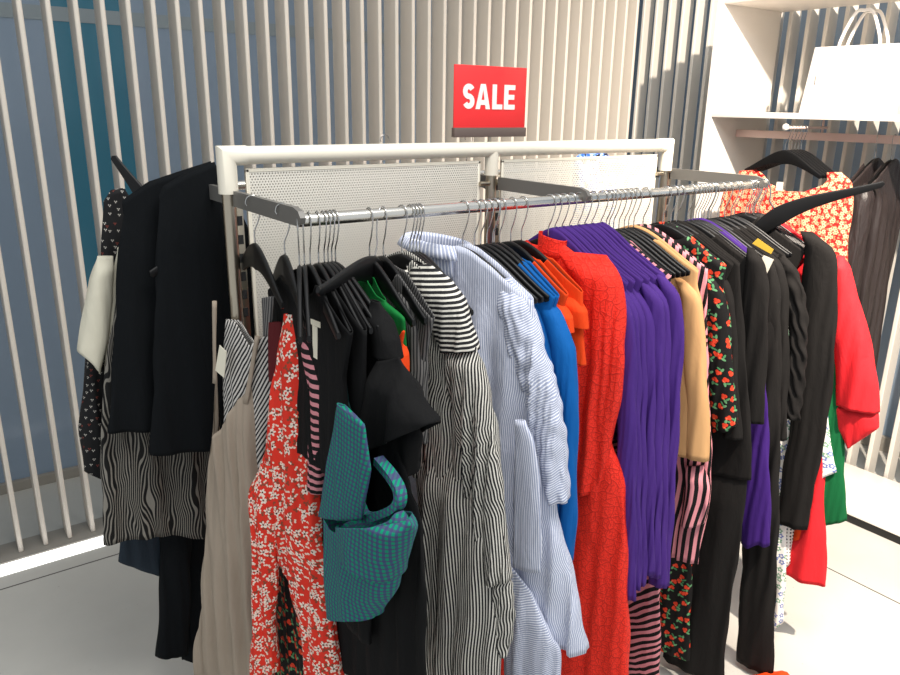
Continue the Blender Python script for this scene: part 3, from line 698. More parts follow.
# orange sliver, green top
f8 = front(.885, 402)
top_with_sleeve('orange_vest', 'orange top showing as a sliver between black frill dress and green top', 'top', f8, M['orange'], [(392, 331), (398, 342), (403, 356), (404, 366), (405, 385)], .04, hem=.62, neck=(.226, .2, .2), hang=False)
f9 = front(.925, 413)
hanger(f9, 'black hanger carrying the emerald green top')
g = garment('green_camisole', f9, 'emerald green top on the left half of the front rail', 'top')
e = f9.L([(391, 300), (412, 316), (413, 345), (411, 375), (408, 395)]); part('bodice', shell(e, [(-.2, e[0][1]), (-.2, -.5)], (.012, .02, .024), top=[(-.2, -.25), (-.12, -.21)] + f9.L([(362, 290), (372, 275), (376, 276), (385, 293), (412, 316)]), folds=.007, lam=.05, seed=18, w0=-.022), M['green'], g)

# grey striped item just before the shirt dress + twisted hanger
f10 = front(.965, 425)
top_with_sleeve('pinstripe_blouse', 'dark grey pinstriped top behind the green top', 'top', f10, M['darkpin'], [(400, 285), (416, 305), (422, 330), (425, 370), (424, 410)], .07, hem=.55, hlabel='black hanger carrying the dark grey pinstriped top')
fx = front(.962, psi=-62., minpsi=-90)
hanger(fx, 'black hanger twisted across the rail above the green top', 'twisted hangers', tilt=-20)

# black and white striped shirt dress
f11 = front(1.02, 462)
hanger(f11, 'black hanger inside the black and white striped shirt dress')
g = garment('shirt_dress', f11, 'black and white striped shirt dress with long gathered sleeve', 'dress')
part('bodice', shell([(.2, TIPZ)] + f11.L([(478, 400), (482, 460), (484, 500)]), farside(TIPZ, f11.uz(484, 500)[1], -.2, -.2), (.014, .028, .036), (.045, .05, .0), folds=.012, lam=.06, seed=19), M['bw'], g)
e = f11.L([(480, 455), (482, 490), (492, 540), (500, 600), (505, 760)]); i_ = f11.L([(418, 455), (424, 500), (427, 530), (430, 600), (433, 760)])
part('skirt', shell(e, i_, (.036, .04, .05), folds=.012, lam=.08, seed=20, w0=-.012), M['bw'], g)
e = f11.L([(430, 263), (453, 280), (465, 301), (472, 326), (478, 350)]); i_ = f11.L([(408, 264), (418, 288), (430, 312), (440, 335), (447, 350)])
part('sleeve_cap', shell(e, i_, (.014, .036, .038), folds=.006, lam=.05, seed=21, N=56, Mr=36, bz=.08, w0=-.006), M['bwh'], g, label='shoulder with crosswise stripes')
e = f11.L([(478, 346), (488, 387), (497, 435), (503, 482), (506, 540), (510, 580)]); i_ = f11.L([(450, 346), (455, 387), (462, 435), (472, 482), (482, 540), (492, 580)])
sl = part('sleeve', shell(e, i_, (.034, .036, .03), folds=.012, lam=.045, seed=22, N=56, Mr=50, bz=.05, w0=-.008), M['bw'], g)
e = f11.L([(509, 578), (512, 600), (512, 628), (507, 655)]); i_ = f11.L([(492, 578), (494, 600), (497, 628), (502, 655)])
part('cuff', shell(e, i_, (.024, .024, .018), folds=.004, seed=23, N=40, Mr=36, bz=.03, crush=.003), M['bw'], sl, label='gathered striped cuff')
# collar: band standing round the hanger neck
def collar(g, fr, ctr, wid, dep, z0, z1, mat, droop=.02, name='collar', a0=0., a1=2 * PI, wo=0., flare=1.25):
    bm = bmesh.new(); n = 36; rows = []
    for j in range(9):
        v = j / 8; ring = []
        for i in range(n + 1):
            a = a0 + (a1 - a0) * i / n
            rr = (1 + (flare - 1) * abs(2 * v - 1) ** 1.3 * (1 if v > .5 else .2)); z = z0 + (z1 - z0) * math.sin(v * PI * .62) / math.sin(PI * .5) - (droop * max(0, v - .6) / .4)
            ring.append(bm.verts.new((ctr + math.cos(a) * wid * rr, wo + math.sin(a) * dep * rr, z - .012 * math.cos(a - 0.0) * v)))
        rows.append(ring)
    for a, b_ in zip(rows, rows[1:]):
        for i in range(n): bm.faces.new((a[i], a[i + 1], b_[i + 1], b_[i]))
    me = bm_done(bm, 'all'); uvl = me.uv_layers.new(name='UVMap')
    for lp in me.loops: c = me.vertices[lp.vertex_index].co; uvl.data[lp.index].uv = (math.atan2(c.y / dep, (c.x - ctr) / wid) * .06, c.z)
    return part(name, me, mat, g)
collar(g, f11, -.02, .06, .03, -.17, -.13, M['bwh'], .02, a0=.4, a1=5.9)
e = f11.L([(413, 268), (420, 300), (428, 345), (436, 400)]); pl = part('placket', shell(e, shrink(e, .022), (.008, .01, .01), folds=.002, seed=24, N=24, Mr=30, w0=-.042), M['bwh'], g)
for px_, py_ in ((422, 528), (424, 566), (431, 420)):
    bm = bmesh.new(); u, z = f11.uz(px_, py_); bmesh.ops.create_cone(bm, segments=14, radius1=.0055, radius2=.005, depth=.003, cap_ends=True, matrix=Matrix.Translation((u, -.055, z)) @ Matrix.Rotation(PI / 2, 4, 'X'))
    link('button', bm_done(bm, 40), M['signw'], pl, label='white shirt button')

# pale blue striped shirt dress, swung towards the camera
f12 = front(1.215, 531)
hanger(f12, 'black hanger inside the pale blue striped shirt')
g = garment('blue_shirt', f12, 'pale blue fine striped shirt dress with open collar and tie belt', 'dress')
zt = TIPZ
near = [(.2, zt)] + f12.L([(548, 420), (553, 504), (564, 545), (578, 605), (588, 652)])
part('bodice', shell(near, [(-.2, zt), (-.2, -.5), (-.2, f12.uz(560, 662)[1])], (.022, .036, .05), (.03, .0, .0), folds=.014, lam=.09, seed=25, w0=0), M['blues'], g)
e = f12.L([(506, 277), (518, 286), (528, 298), (535, 320), (545, 355), (555, 385), (562, 420), (565, 460), (568, 501)]); i_ = f12.L([(496, 280), (500, 300), (506, 325), (513, 350), (523, 385), (530, 410), (536, 440), (542, 470), (552, 500)])
part('sleeve', shell(e, i_, (.016, .04, .034), folds=.014, lam=.05, seed=26, N=56, Mr=60, bz=.08, crush=.0025), M['bluesh'], g)
collar(g, f12, -.085, .1, .055, -.185, -.085, M['blues'], .035, a0=.5, a1=5.6, flare=1.35)
e = f12.L([(524, 420), (533, 440), (540, 480), (541, 520), (540, 573)], -.075); i_ = f12.L([(515, 420), (516, 440), (515, 480), (514, 520), (514, 567)], -.075)
part('tie_belt', shell(e, i_, (.008, .008, .008), folds=.003, seed=27, N=24, Mr=30, w0=-.075, bz=.02), M['blues'], g, label='wide hanging tie end')
e = f12.L([(505, 560), (530, 590), (558, 650), (566, 745)], -.06); i_ = f12.L([(495, 560), (502, 600), (505, 650), (506, 745)], -.06)
part('tie_wrap', shell(e, i_, (.012, .02, .024), folds=.01, lam=.06, seed=28, N=40, Mr=36, w0=-.06), M['bluesh'], g, label='wrapped front panel')

# bare looking hangers behind the blue shirt
bare = [front(t, psi=13.) for t in np.linspace(1.255, 1.32, 4)]
for fr in bare: hanger(fr, 'black hanger in the tight row between pale blue shirt and cobalt top', 'tight row of black hangers')
LOWB = [(.62, 'black', 'top', 'black_jumper')]
# cobalt tops
f13 = front(1.345, 555)
top_with_sleeve('cobalt_jumper', 'cobalt blue long sleeved top right of the pale blue shirt', 'top', f13, M['blue'], [(548, 299), (558, 310), (566, 330), (574, 352), (577, 400), (576, 460), (575, 520), (572, 562)], [.03, .06, .07, .07, .065, .06, .06, .055], hem=.66, hlabel='black hanger carrying the cobalt blue top', neck=(.105, .06, .02), folds=.008)
f13b = front(1.325, tipx(1.325))
top_with_sleeve('cobalt_cardigan', 'second cobalt blue top tucked behind the pale blue shirt sleeve', 'top', f13b, M['blue'], [(536, 300), (545, 318), (552, 345), (560, 380), (562, 440), (560, 560)], .06, hem=.7, hlabel='black hanger carrying the hindmost cobalt top', neck=(.105, .06, .02))
# orange tops
f14 = front(1.385, 564)
top_with_sleeve('orange_tee', 'orange short sleeved tee, the left one of the pair', 'top', f14, M['orange'], [(553, 297), (564, 306), (571, 318), (573, 333)], [.04, .08, .1, .11], hem=.62, hlabel='black hanger carrying the left orange tee', neck=(.105, .06, .02))
f15 = front(1.425, 578)
top_with_sleeve('orange_tee', 'orange short sleeved tee, the right one beside the lace dress', 'top', f15, M['orange'], [(565, 291), (578, 299), (586, 312), (588, 329)], [.04, .08, .1, .11], body_near=[(583, 335), (585, 365)], hlabel='black hanger carrying the right orange tee', neck=(.105, .06, .02))
# hangers among
for t, a in (): hanger(front(t, tipx(t)), 'black hanger in the tight row between orange tees and lace dress', 'hangers beside the lace dress')
# red lace dress
f16 = front(1.53, 612)
hanger(f16, 'black hanger inside the red lace dress')
g = garment('lace_dress', f16, 'bright red lace dress with long sleeve at the middle of the rail', 'dress')
near = [(.205, TIPZ)] + f16.L([(606, 400), (612, 450), (624, 480), (627, 558), (629, 745)])
part('bodice', shell(near, farside(TIPZ, f16.uz(629, 745)[1]), (.016, .03, .04), (.06, .03, .0), folds=.014, lam=.09, seed=31), M['lace'], g)
e = f16.L([(604, 254), (613, 259), (621, 274), (625, 295), (627, 330), (627, 360), (622, 400), (612, 450), (603, 490)]); i_ = f16.L([(556, 250), (568, 262), (580, 280), (590, 310), (591, 355), (588, 385), (582, 420), (577, 460), (575, 490)])
part('sleeve', shell(e, i_, (.018, .038, .03), folds=.012, lam=.06, seed=32, N=56, Mr=60, bz=.07, w0=-.012), M['lace'], g)
collar(g, f16, .015, .045, .028, -.16, -.10, M['lace'], .0, 'neckband', flare=1.0)
# purple tops
pt = [1.555, 1.585, 1.615, 1.65, 1.68, 1.71, 1.75]; tips = [625, 632, 640, 648, 655, 662, 673]
se = [[(612, 285), (626, 300), (634, 318), (636, 345), (636, 600)], [(618, 284), (632, 301), (639, 318), (640, 345), (641, 590)], [(622, 282), (639, 303), (645, 320), (646, 345), (646, 586)],
      [(628, 280), (644, 300), (653, 318), (655, 345), (654, 575)], [(638, 279), (654, 289), (664, 303), (664, 340), (660, 578)], [(644, 276), (660, 289), (669, 304), (670, 340), (666, 588)], [(655, 271), (672, 283), (681, 297), (684, 330), (679, 420), (673, 520), (668, 586)]]
for j in range(7):
    fr = front(pt[j], tips[j])
    nm = ['leftmost', 'second', 'third', 'fourth', 'fifth', 'sixth', 'rightmost'][j]
    top_with_sleeve('purple_jumper', f'purple long sleeved top, {nm} of the seven purple tops', 'top', fr, M['purple'], se[j], [.012, .04, .056, .06] + [.056] * (len(se[j]) - 4), hem=.72 + .02 * (j % 3), group='purple tops', hlabel=f'black hanger inside the {nm} purple top', neck=(.02, .0, 0., .022), b=(.009, .012, .014), sb=(.011, .018, .016), folds=.006, lam=.045)
# slanted stripes below
f17 = front(1.775, tipx(1.775))
hanger(f17, 'black hanger just right of the purple tops')
g = garment('striped_skirt', f17, 'pink and black slanted stripe dress seen low under the purple tops', 'dress')
part('body', shell([(.2, TIPZ)] + f17.L([(655, 500), (660, 585), (659, 745)]), farside(TIPZ, f17.uz(659, 745)[1]), (.01, .014, .02), (.08, .08, .02), folds=.006, seed=41), M['pinkd'], g)
for t in (1.79, 1.81, 1.835, 1.86, 1.88): hanger(front(t, tipx(t)), 'black hanger in the row between the purple tops and sand tee', 'hangers before the sand tee')
# sand tee
f18 = front(1.905, 694)
hanger(f18, 'black hanger carrying the sand coloured tee')
g = garment('sand_tee', f18, 'plain sand beige tee right of the purple tops', 'top')
e = f18.L([(684, 275), (697, 287), (702, 300), (704, 330), (708, 400), (709, 460)])
part('bodice', shell(e, farside(e[0][1], f18.uz(678, 464)[1], -.19, -.2), (.012, .02, .024), (.08, .05, .0), folds=.004, lam=.1, seed=42), M['beige'], g)
e = f18.L([(680, 276), (695, 287), (702, 300), (704, 330), (708, 400), (709, 461)])
part('sleeve', shell(e, shrink(e, [.03, .05, .06, .065, .07, .075]), (.016, .024, .024), folds=.003, seed=43, N=40, Mr=30, bz=.05, w0=-.004), M['beige'], g)
# pink ruffle
f19 = front(1.95, 703)
hanger(f19, 'black hanger carrying the pink and black frilled blouse')
g = garment('frilled_blouse', f19, 'pink and black striped blouse with frilled hem under the sand tee', 'top')
part('bodice', shell([(.2, TIPZ)] + f19.L([(707, 320), (709, 400), (711, 470), (712, 490), (704, 525), (698, 563)]), farside(TIPZ, f19.uz(680, 560)[1]), (.01, .016, .03), (.08, .05, 0), folds=.012, lam=.05, seed=44), M['pinkv'], g)
e = f19.L([(706, 462), (714, 485), (713, 500), (706, 520)]); i_ = f19.L([(690, 462), (688, 485), (686, 500), (684, 520)])
part('frill', shell(e, i_, (.02, .03, .034), folds=.014, lam=.06, seed=45, N=48, Mr=30, w0=-.03, bz=.06), M['pinkv'], g)
# cherry top dress
f20 = front(2.05, 722)
hanger(f20, 'black hanger carrying the cherry print dress by the black tops')
g = garment('cherry_dress', f20, 'black cherry print dress with wide sleeve next to the sand tee', 'dress')
part('bodice', shell([(.2, TIPZ)] + f20.L([(704, 420), (692, 560), (689, 660)]), farside(TIPZ, f20.uz(680, 655)[1]), (.01, .016, .024), (.085, .05, .0), folds=.006, seed=46), M['cherry'], g)
e = f20.L([(703, 268), (716, 279), (725, 293), (730, 320), (734, 380), (738, 426)]); i_ = f20.L([(690, 272), (698, 285), (703, 300), (706, 330), (710, 380), (714, 430)])
part('sleeve', shell(e, i_, (.016, .026, .034), folds=.006, seed=47, N=48, Mr=44, bz=.05, w0=-.006, hemwave=.004), M['cherry'], g)
# black tops A
f21 = front(2.09, 730)
top_with_sleeve('black_jumper', 'black long sleeved top directly right of the cherry print sleeve', 'top', f21, M['blackw'], [(712, 269), (728, 281), (734, 300), (736, 340), (740, 420), (742, 440)], .06, hem=.68, hlabel='black hanger carrying the first black top after the cherry dress')
# black trousers / jumpsuit
f22 = front(2.12, 738)
hanger(f22, 'black hanger carrying the black jumpsuit')
g = garment('black_jumpsuit', f22, 'long black jumpsuit whose leg drops to the bottom edge', 'jumpsuit')
part('bodice', shell([(.2, TIPZ)] + f22.L([(748, 400), (752, 440), (750, 480)]), farside(TIPZ, f22.uz(700, 480)[1]), (.01, .016, .02), (.08, .05, .0), folds=.006, seed=48), M['blackw'], g)
e = f22.L([(748, 470), (742, 530), (735, 575), (727, 630), (719, 760)]); i_ = f22.L([(690, 460), (688, 530), (680, 575), (664, 640), (656, 760)])
part('trouser_leg', shell(e, i_, (.02, .026, .03), folds=.008, lam=.09, seed=49, N=48, Mr=50), M['blackw'], g)
# big black tee with twisted hanger
f23 = front(2.18, 764)
top_with_sleeve('black_tee', 'broad black top turned face on, right of the cherry print dress', 'top', f23, M['blackw'], [(752, 248), (764, 262), (769, 290), (767, 347), (765, 395), (763, 424)], [.03, .055, .08, .09, .1, .1], body_near=[(752, 300), (748, 380), (742, 425)], hlabel='black hanger turned outwards inside the broad black top', neck=(.1, .06, .01))
for t in (2.205, 2.225, 2.255, 2.27, 2.29): hanger(front(t, tipx(t)), 'black hanger in the row above the black tops', 'hangers above the black tops')
f24 = front(2.31, 775)
top_with_sleeve('black_cardigan', 'black long sleeved top with white and gold label at the neck', 'top', f24, M['blackw'], [(762, 252), (774, 264), (780, 290), (781, 350), (780, 424)], .055, hem=.62, hlabel='black hanger above the gold neck label')
g = bpy.data.objects['black_cardigan']
p = f24.uz(772, 266); bm = bmesh.new(); prism(bm, [(p[0] - .012, p[1] - .05), (p[0] + .012, p[1] + .03), (p[0] - .022, p[1] + .04), (p[0] - .03, p[1] + .02)], -.04, -.0385); link('neck_label', bm_done(bm), M['tag'], g, label='white swing label')
p = f24.uz(766, 245); bm = bmesh.new(); prism(bm, [(p[0] - .035, p[1] + .006), (p[0] + .03, p[1] - .022), (p[0] + .036, p[1] - .006), (p[0] - .02, p[1] + .026)], -.04, -.0385); link('neck_label', bm_done(bm), M['gold'], g, label='gold label')
# purple low
f25 = front(2.24, tipx(2.24))
g = garment('purple_skirt', f25, 'deep purple garment hanging low between the black legs', 'skirt')
hanger(f25, 'black hanger carrying the deep purple garment')
part('body', shell([(.17, TIPZ)] + f25.L([(768, 430), (770, 500), (770, 544)]), f25.L([(700, 240), (740, 430), (742, 545)]), (.01, .014, .02), (.08, .06, .0), folds=.007, seed=51, hemwave=.006), M['dpurple'], g)
f26 = front(2.35, 783)
top_with_sleeve('black_jumper', 'black fine knit top left of the ruched black sleeve', 'top', f26, M['blackw'], [(772, 252), (783, 266), (788, 290), (789, 350), (786, 440)], .05, hem=.64, hlabel='black hanger carrying the fine knit black top')
f27 = front(2.39, 794)
g27 = top_with_sleeve('black_blouse', 'black blouse with a ruched sleeve near the right rail end', 'top', f27, M['blackw'], [(783, 254), (796, 268), (804, 290), (808, 330), (806, 360), (800, 420)], .06, hem=.62, hlabel='black hanger carrying the ruched black blouse', scrush=.005)
f28 = front(2.295, 771)
hanger(f28, 'black hanger carrying the black wide leg trousers')
g = garment('black_trousers', f28, 'black wide leg trousers right of the pale gap at the bottom', 'trousers')
e = f28.L([(777, 300), (780, 440), (778, 540), (774, 620), (771, 760)]); i_ = f28.L([(735, 300), (745, 440), (743, 560), (738, 640), (734, 760)])
part('trouser_leg', shell(e, i_, (.014, .02, .028), folds=.008, lam=.08, seed=53, N=56, Mr=60), M['blackw'], g)
for t in (2.43, 2.45): hanger(front(t, tipx(t)), 'black hanger in the row at the right end of the rail', 'hangers at the right rail end')
# large black coat dress
f29 = front(2.52, 834)
g = top_with_sleeve('black_dress', 'large black tunic turned face on at the right rail end', 'dress', f29, M['blackw'], [(800, 231), (822, 237), (834, 247), (838, 264), (837, 300), (834, 370), (828, 420), (817, 475), (806, 530)], [.03, .06, .09, .11, .12, .12, .12, .12, .115], hem=.66, hlabel='black hanger inside the large black tunic', neck=(.045, .04, .0), folds=.008, lam=.1)
# floral blue white strip, polka strip
f30 = front(2.535, tipx(2.535))
g = garment('white_print_dress', f30, 'white dress with blue blossoms showing as a strip beside the black trousers', 'dress'); hanger(f30, 'black hanger carrying the blue blossom dress')
part('body', shell(f30.L([(800, 300), (790, 480), (787, 540), (783, 622)]), f30.L([(740, 300), (765, 480), (770, 540), (772, 628)]), (.012, .016, .02), folds=.006, seed=55), M['whiteprint'], g)
f31 = front(2.55, tipx(2.55))  
g = garment('polka_dress', f31, 'white polka dot cloth strip beside the red skirt hem', 'dress'); hanger(f31, 'black hanger carrying the polka dot dress')
part('body', shell(f31.L([(805, 300), (796, 480), (793, 530), (790, 563)]), f31.L([(760, 300), (780, 480), (783, 530), (785, 568)]), (.012, .014, .016), folds=.004, seed=56), M['polka'], g)
f31b = front(2.56, tipx(2.56)) ; hanger(f31b, 'black hanger carrying the long orange dress')
g = garment('orange_dress', f31b, 'orange dress peeping below the black tunic', 'dress')
part('body', shell(f31b.L([(830, 300), (812, 480), (806, 537)]), f31b.L([(770, 300), (790, 480), (794, 540)]), (.01, .012, .014), folds=.004, seed=57), M['orange'], g)
f32 = front(2.575, tipx(2.575)) ; hanger(f32, 'black hanger carrying the red skirted dress')
g = garment('red_dress', f32, 'red dress whose hem shows below the black tunic', 'dress')
part('body', shell(f32.L([(836, 300), (826, 420), (825, 484), (826, 586)]), f32.L([(760, 300), (782, 420), (784, 500), (782, 570)]), (.012, .02, .034), folds=.008, lam=.12, seed=58), M['redc'], g)
f33 = front(2.568, tipx(2.568)) ; hanger(f33, 'black hanger carrying the white blossom top')
g = garment('white_print_blouse', f33, 'white top with green blossoms, corner showing beside the black tunic', 'top')
part('body', shell(f33.L([(824, 300), (826, 400), (829, 440), (837, 472)]), f33.L([(760, 300), (790, 420), (800, 460), (812, 486)]), (.01, .012, .014), folds=.003, seed=59), M['whiteprint'], g)
f34 = front(2.595, tipx(2.595)) ; hanger(f34, 'black hanger carrying the bottle green dress')
g = garment('green_dress', f34, 'bottle green dress hem below the red puff sleeve', 'dress')
part('body', shell(f34.L([(840, 300), (843, 420), (844, 470), (846, 521)]), f34.L([(770, 300), (800, 420), (810, 480), (815, 526)]), (.012, .018, .024), folds=.005, seed=60), M['dgreen'], g)
f35 = front(2.605, 848)
g = top_with_sleeve('red_blouse', 'red blouse with a puff sleeve and deep cuff at the right rail end', 'top', f35, M['redc'], [(843, 256), (850, 268), (858, 298), (866, 325), (873, 352), (878, 382), (879, 412)], [.03, .06, .1, .12, .13, .14, .14], hem=.5, hlabel='black hanger inside the red puff sleeve blouse', sb=(.02, .05, .055), folds=.006, lam=.09)
e = f35.L([(878, 405), (879, 428), (850, 446)]); i_ = f35.L([(834, 405), (838, 428), (848, 446)])
part('cuff', shell(e, i_, (.045, .04, .03), folds=.004, seed=62, N=48, Mr=24, bz=.05), M['redc'], g, label='deep buttoned cuff')
# twisted hanger over the right end
def swung(neck, depth_x, tip, ln, near, label):
    p0 = on_axis(neck[0], neck[1], 0, depth_x); d = ray(*tip); d = d / np.linalg.norm(d); v = p0 - CAMP; b = float(d @ v); disc = max(0., b * b - float(v @ v) + ln * ln)
    q = CAMP + d * (b - math.sqrt(disc) if near else b + math.sqrt(disc)); dv = q - p0; sc_ = float(np.linalg.norm(dv)) / .2194
    ang = math.atan2(dv[1], dv[0]); e = math.degrees(math.atan2(dv[2], math.hypot(dv[0], dv[1]))); th = math.radians(-16.7 - e)
    off = np.array([-.105 * math.sin(th) * math.cos(ang), -.105 * math.sin(th) * math.sin(ang), -.105 * math.cos(th)]) * sc_ * .6
    o = hanger(Fr(p0[0] - off[0], p0[1] - off[1], p0[2] - off[2], ang), label, 'twisted hangers', tilt=math.degrees(th)); o.scale = (sc_, .9, sc_ * .6)
swung((774, 208), 2.53, (880, 181), .285, True, 'black hanger swung out sideways past the right end of the rail')

# hangers at the left of the front rail
for t, a in ((.80, 6), (.81, 4), (.82, 4), (1.045, 8), (1.055, 4), (1.065, 7), (1.075, 7)):
    hanger(front(t, tipx(t) if t < 1 else None, psi=3), 'black hanger in the tight row above the green gingham top' if t < 1 else 'black hanger half hidden by the collar of the black striped shirt dress', 'hangers above the gingham top' if t < 1 else 'hangers behind the striped shirt dress')

# ---------------------------------------------------------------- clothes on the back arm at the left end
def back(x, y, ang=0.): return Fr(x, y, ZA, math.radians(ang))
XA = XL + .011
fb1 = back(XA + .02, 2.205, 3)
hanger(fb1, 'black hanger inside the nearer long black waistcoat', 'hangers on the rear arm', turn=0)
g = garment('black_waistcoat', fb1, 'long black waistcoat nearest the rack post at far left', 'jacket')
near = [(.2, TIPZ), (.2, -.5), (.2, fb1.uz(214, 458)[1])]; far = fb1.L([(160, 196), (157, 240), (155, 330), (153, 400), (150, 455)])
part('body', shell(near, far, (.014, .022, .03), top=fb1.L([(155, 205), (165, 186), (190, 172), (214, 162)]) + [(.1, -.14), (.2, -.21)], folds=.007, lam=.12, seed=71), M['navy'], g)
fb2 = back(XA - .01, 2.27, 4)
hanger(fb2, 'black hanger inside the rear long black waistcoat', 'hangers on the rear arm')
g = garment('black_waistcoat', fb2, 'long black waistcoat behind, with its sloping shoulder at far left', 'jacket')
near = [(.2, TIPZ), (.2, -.5), (.2, fb2.uz(200, 440)[1])]; far = fb2.L([(124, 214), (118, 250), (116, 320), (112, 390), (107, 432)])
part('body', shell(near, far, (.014, .022, .03), top=fb2.L([(114, 214), (124, 200), (150, 182), (180, 172), (214, 161)]) + [(.1, -.14), (.2, -.21)], folds=.007, lam=.12, seed=72), M['navy'], g)
fb3 = back(XA - .02, 2.325, 4)
hanger(fb3, 'black hanger carrying the zebra print dress', 'hangers on the rear arm')
g = garment('zebra_dress', fb3, 'black and grey zebra print dress below the long black waistcoats', 'dress')
near = [(.2, TIPZ), (.2, -.5), (.2, fb3.uz(213, 546)[1])]; far = fb3.L([(140, 215), (125, 260), (108, 350), (101, 420), (102, 500), (104, 541)])
part('body', shell(near, far, (.014, .024, .034), top=fb3.L([(125, 250), (140, 215), (170, 190)]) + [(0, -.13), (.2, -.21)], folds=.012, lam=.11, seed=73, hemwave=.012), M['zebra'], g)
fb4 = back(XA - .02, 2.375, 4)
hanger(fb4, 'black hanger carrying the cream tee', 'hangers on the rear arm')
g = garment('cream_tee', fb4, 'cream tee sleeve poking out left of the black waistcoats', 'top')
part('bodice', shell([(.19, TIPZ), (.19, -.6)], fb4.L([(118, 250), (108, 290), (106, 360), (104, 400)]), (.012, .02, .024), folds=.006, seed=74, top=fb4.L([(105, 262), (118, 248), (150, 225)]) + [(0, -.13), (.19, -.21)]), M['cream'], g)
e = fb4.L([(113, 256), (112, 300), (106, 340), (99, 373)]); i_ = fb4.L([(98, 256), (90, 280), (83, 320), (77, 352)])
part('sleeve', shell(e, i_, (.02, .035, .035), folds=.005, seed=75, N=40, Mr=36, bz=.05), M['cream'], g)
fb5 = back(XA - .02, 2.43, 4)
hanger(fb5, 'black hanger carrying the black triple dot blouse', 'hangers on the rear arm')
g = garment('dotted_blouse', fb5, 'black blouse with tiny triple dots at the far left edge of the clothes', 'top')
part('bodice', shell([(.19, TIPZ), (.19, -.7)], fb5.L([(104, 200), (101, 260), (100, 330), (102, 420), (103, 478)]), (.012, .02, .024), folds=.006, seed=76, top=fb5.L([(100, 222), (104, 202), (112, 190), (124, 188), (140, 215)]) + [(0, -.13), (.19, -.21)]), M['tripledot'], g)
e = fb5.L([(104, 320), (106, 370), (106, 430), (104, 478)]); i_ = fb5.L([(90, 320), (84, 380), (80, 430), (84, 470)])
part('sleeve', shell(e, i_, (.02, .03, .03), folds=.005, seed=77, N=40, Mr=36, bz=.05), M['tripledot'], g)
fb6 = back(XA - .03, 2.40, 3)
g = garment('denim_skirt', fb6, 'dark denim piece with frayed hem under the zebra dress', 'skirt')
e = fb6.L([(165, 400), (166, 480), (168, 577)]); i_ = fb6.L([(130, 400), (124, 500), (118, 560)])
part('body', shell(e, i_, (.02, .026, .03), folds=.004, seed=78, N=48, Mr=40), M['denim'], g)
hanger(fb6, 'black hanger carrying the dark denim piece', 'hangers on the rear arm')
fb7 = back(XA - .02, 2.37, 4)
hanger(fb7, 'black hanger carrying the black trousers', 'hangers on the rear arm')
g = garment('black_trousers', fb7, 'black straight trousers reaching almost to the floor at far left', 'trousers')
e = fb7.L([(200, 400), (190, 560), (188, 640), (187, 652)]); i_ = fb7.L([(155, 400), (160, 540), (160, 600), (156, 656)])
part('trouser_leg', shell(e, i_, (.02, .028, .03), folds=.006, seed=79, N=48, Mr=40), M['navy'], g)
e = fb7.L([(235, 400), (228, 560), (226, 660), (226, 664)]); i_ = fb7.L([(188, 400), (188, 540), (186, 600), (186, 664)])
part('trouser_leg', shell(e, i_, (.02, .028, .03), folds=.006, seed=80, N=48, Mr=40, w0=.03), M['navy'], g)
# upturned hanger at far left
fq = Fr(*on_axis(128, 178, 1, 2.44)[:2], 0, math.radians(0))
p0 = on_axis(197, 226, 1, 2.47)
fb8 = Fr(p0[0], p0[1], p0[2] + .03, math.radians(-35)); hanger(fb8, 'black hanger tipped up behind the waistcoats at the far left', 'twisted hangers', tilt=84)
# blue print and hanger tips behind the panels
fp = Fr(on_axis(598, 160, 1, BY)[0], BY, RZ, 0.)
g = garment('patterned_scarf', fp, 'blue patterned cloth peeping over the right perforated panel', 'scarf')
part('body', shell(fp.L([(604, 153), (612, 158), (614, 170), (614, 240)]), fp.L([(584, 152), (576, 157), (575, 170), (575, 240)]), (.02, .05, .05), folds=.01, lam=.06, seed=97, top=fp.L([(574, 158), (584, 152), (594, 154), (606, 152), (614, 157)])), M['blueprint'], g)
fp2 = Fr(on_axis(385, 168, 1, BY)[0], BY, on_axis(385, 168, 1, BY)[2] + .10, 0.); hanger(fp2, 'black hanger tip peeping over the left perforated panel', 'hangers on the back rail', tilt=8)
fp3 = Fr(on_axis(468, 164, 1, BY)[0], BY, on_axis(468, 164, 1, BY)[2] + .10, 0.); hanger(fp3, 'black hanger top peeping over the panel beside the middle post', 'hangers on the back rail', tilt=5)

# ---------------------------------------------------------------- clothes in the cabinet
hx = [kx + .02 + .03 * i for i in range(6)]
for i, x in enumerate(hx):
    fc = Fr(x, ya, kz - .004, math.radians(-90)); hanger(fc, 'black hanger on the face out arm of the cabinet, in the fanned bunch' if i else 'foremost black hanger on the cabinet face out arm, holding the red blossom blouse', 'hangers on the cabinet arm')
fc = Fr(hx[0], ya, kz - .004, math.radians(-90))
g = garment('blossom_blouse', fc, 'red and cream blossom print blouse hung face out under the cabinet shelf', 'top')
near = fc.L([(838, 172), (852, 180), (853, 200), (848, 240), (842, 330)]); far = fc.L([(742, 173), (728, 180), (722, 200), (718, 260), (716, 330)])
part('bodice', shell(near, far, (.02, .05, .06), top=fc.L([(728, 180), (742, 171), (756, 170), (768, 184), (782, 192), (800, 192), (815, 184), (824, 172), (838, 172), (852, 180)]), folds=.01, lam=.1, seed=91, bz=.1), M['redwhite'], g)
e = fc.L([(828, 168), (835, 176), (815, 200), (800, 228)]); 
bm = bmesh.new(); p = fc.uz(783, 184); prism(bm, [(p[0] - .022, p[1] - .035), (p[0] + .016, p[1] - .032), (p[0] + .014, p[1] + .012), (p[0] - .022, p[1] + .01)], -.024, -.022); link('neck_label', bm_done(bm), M['tag'], g, label='white neck label')
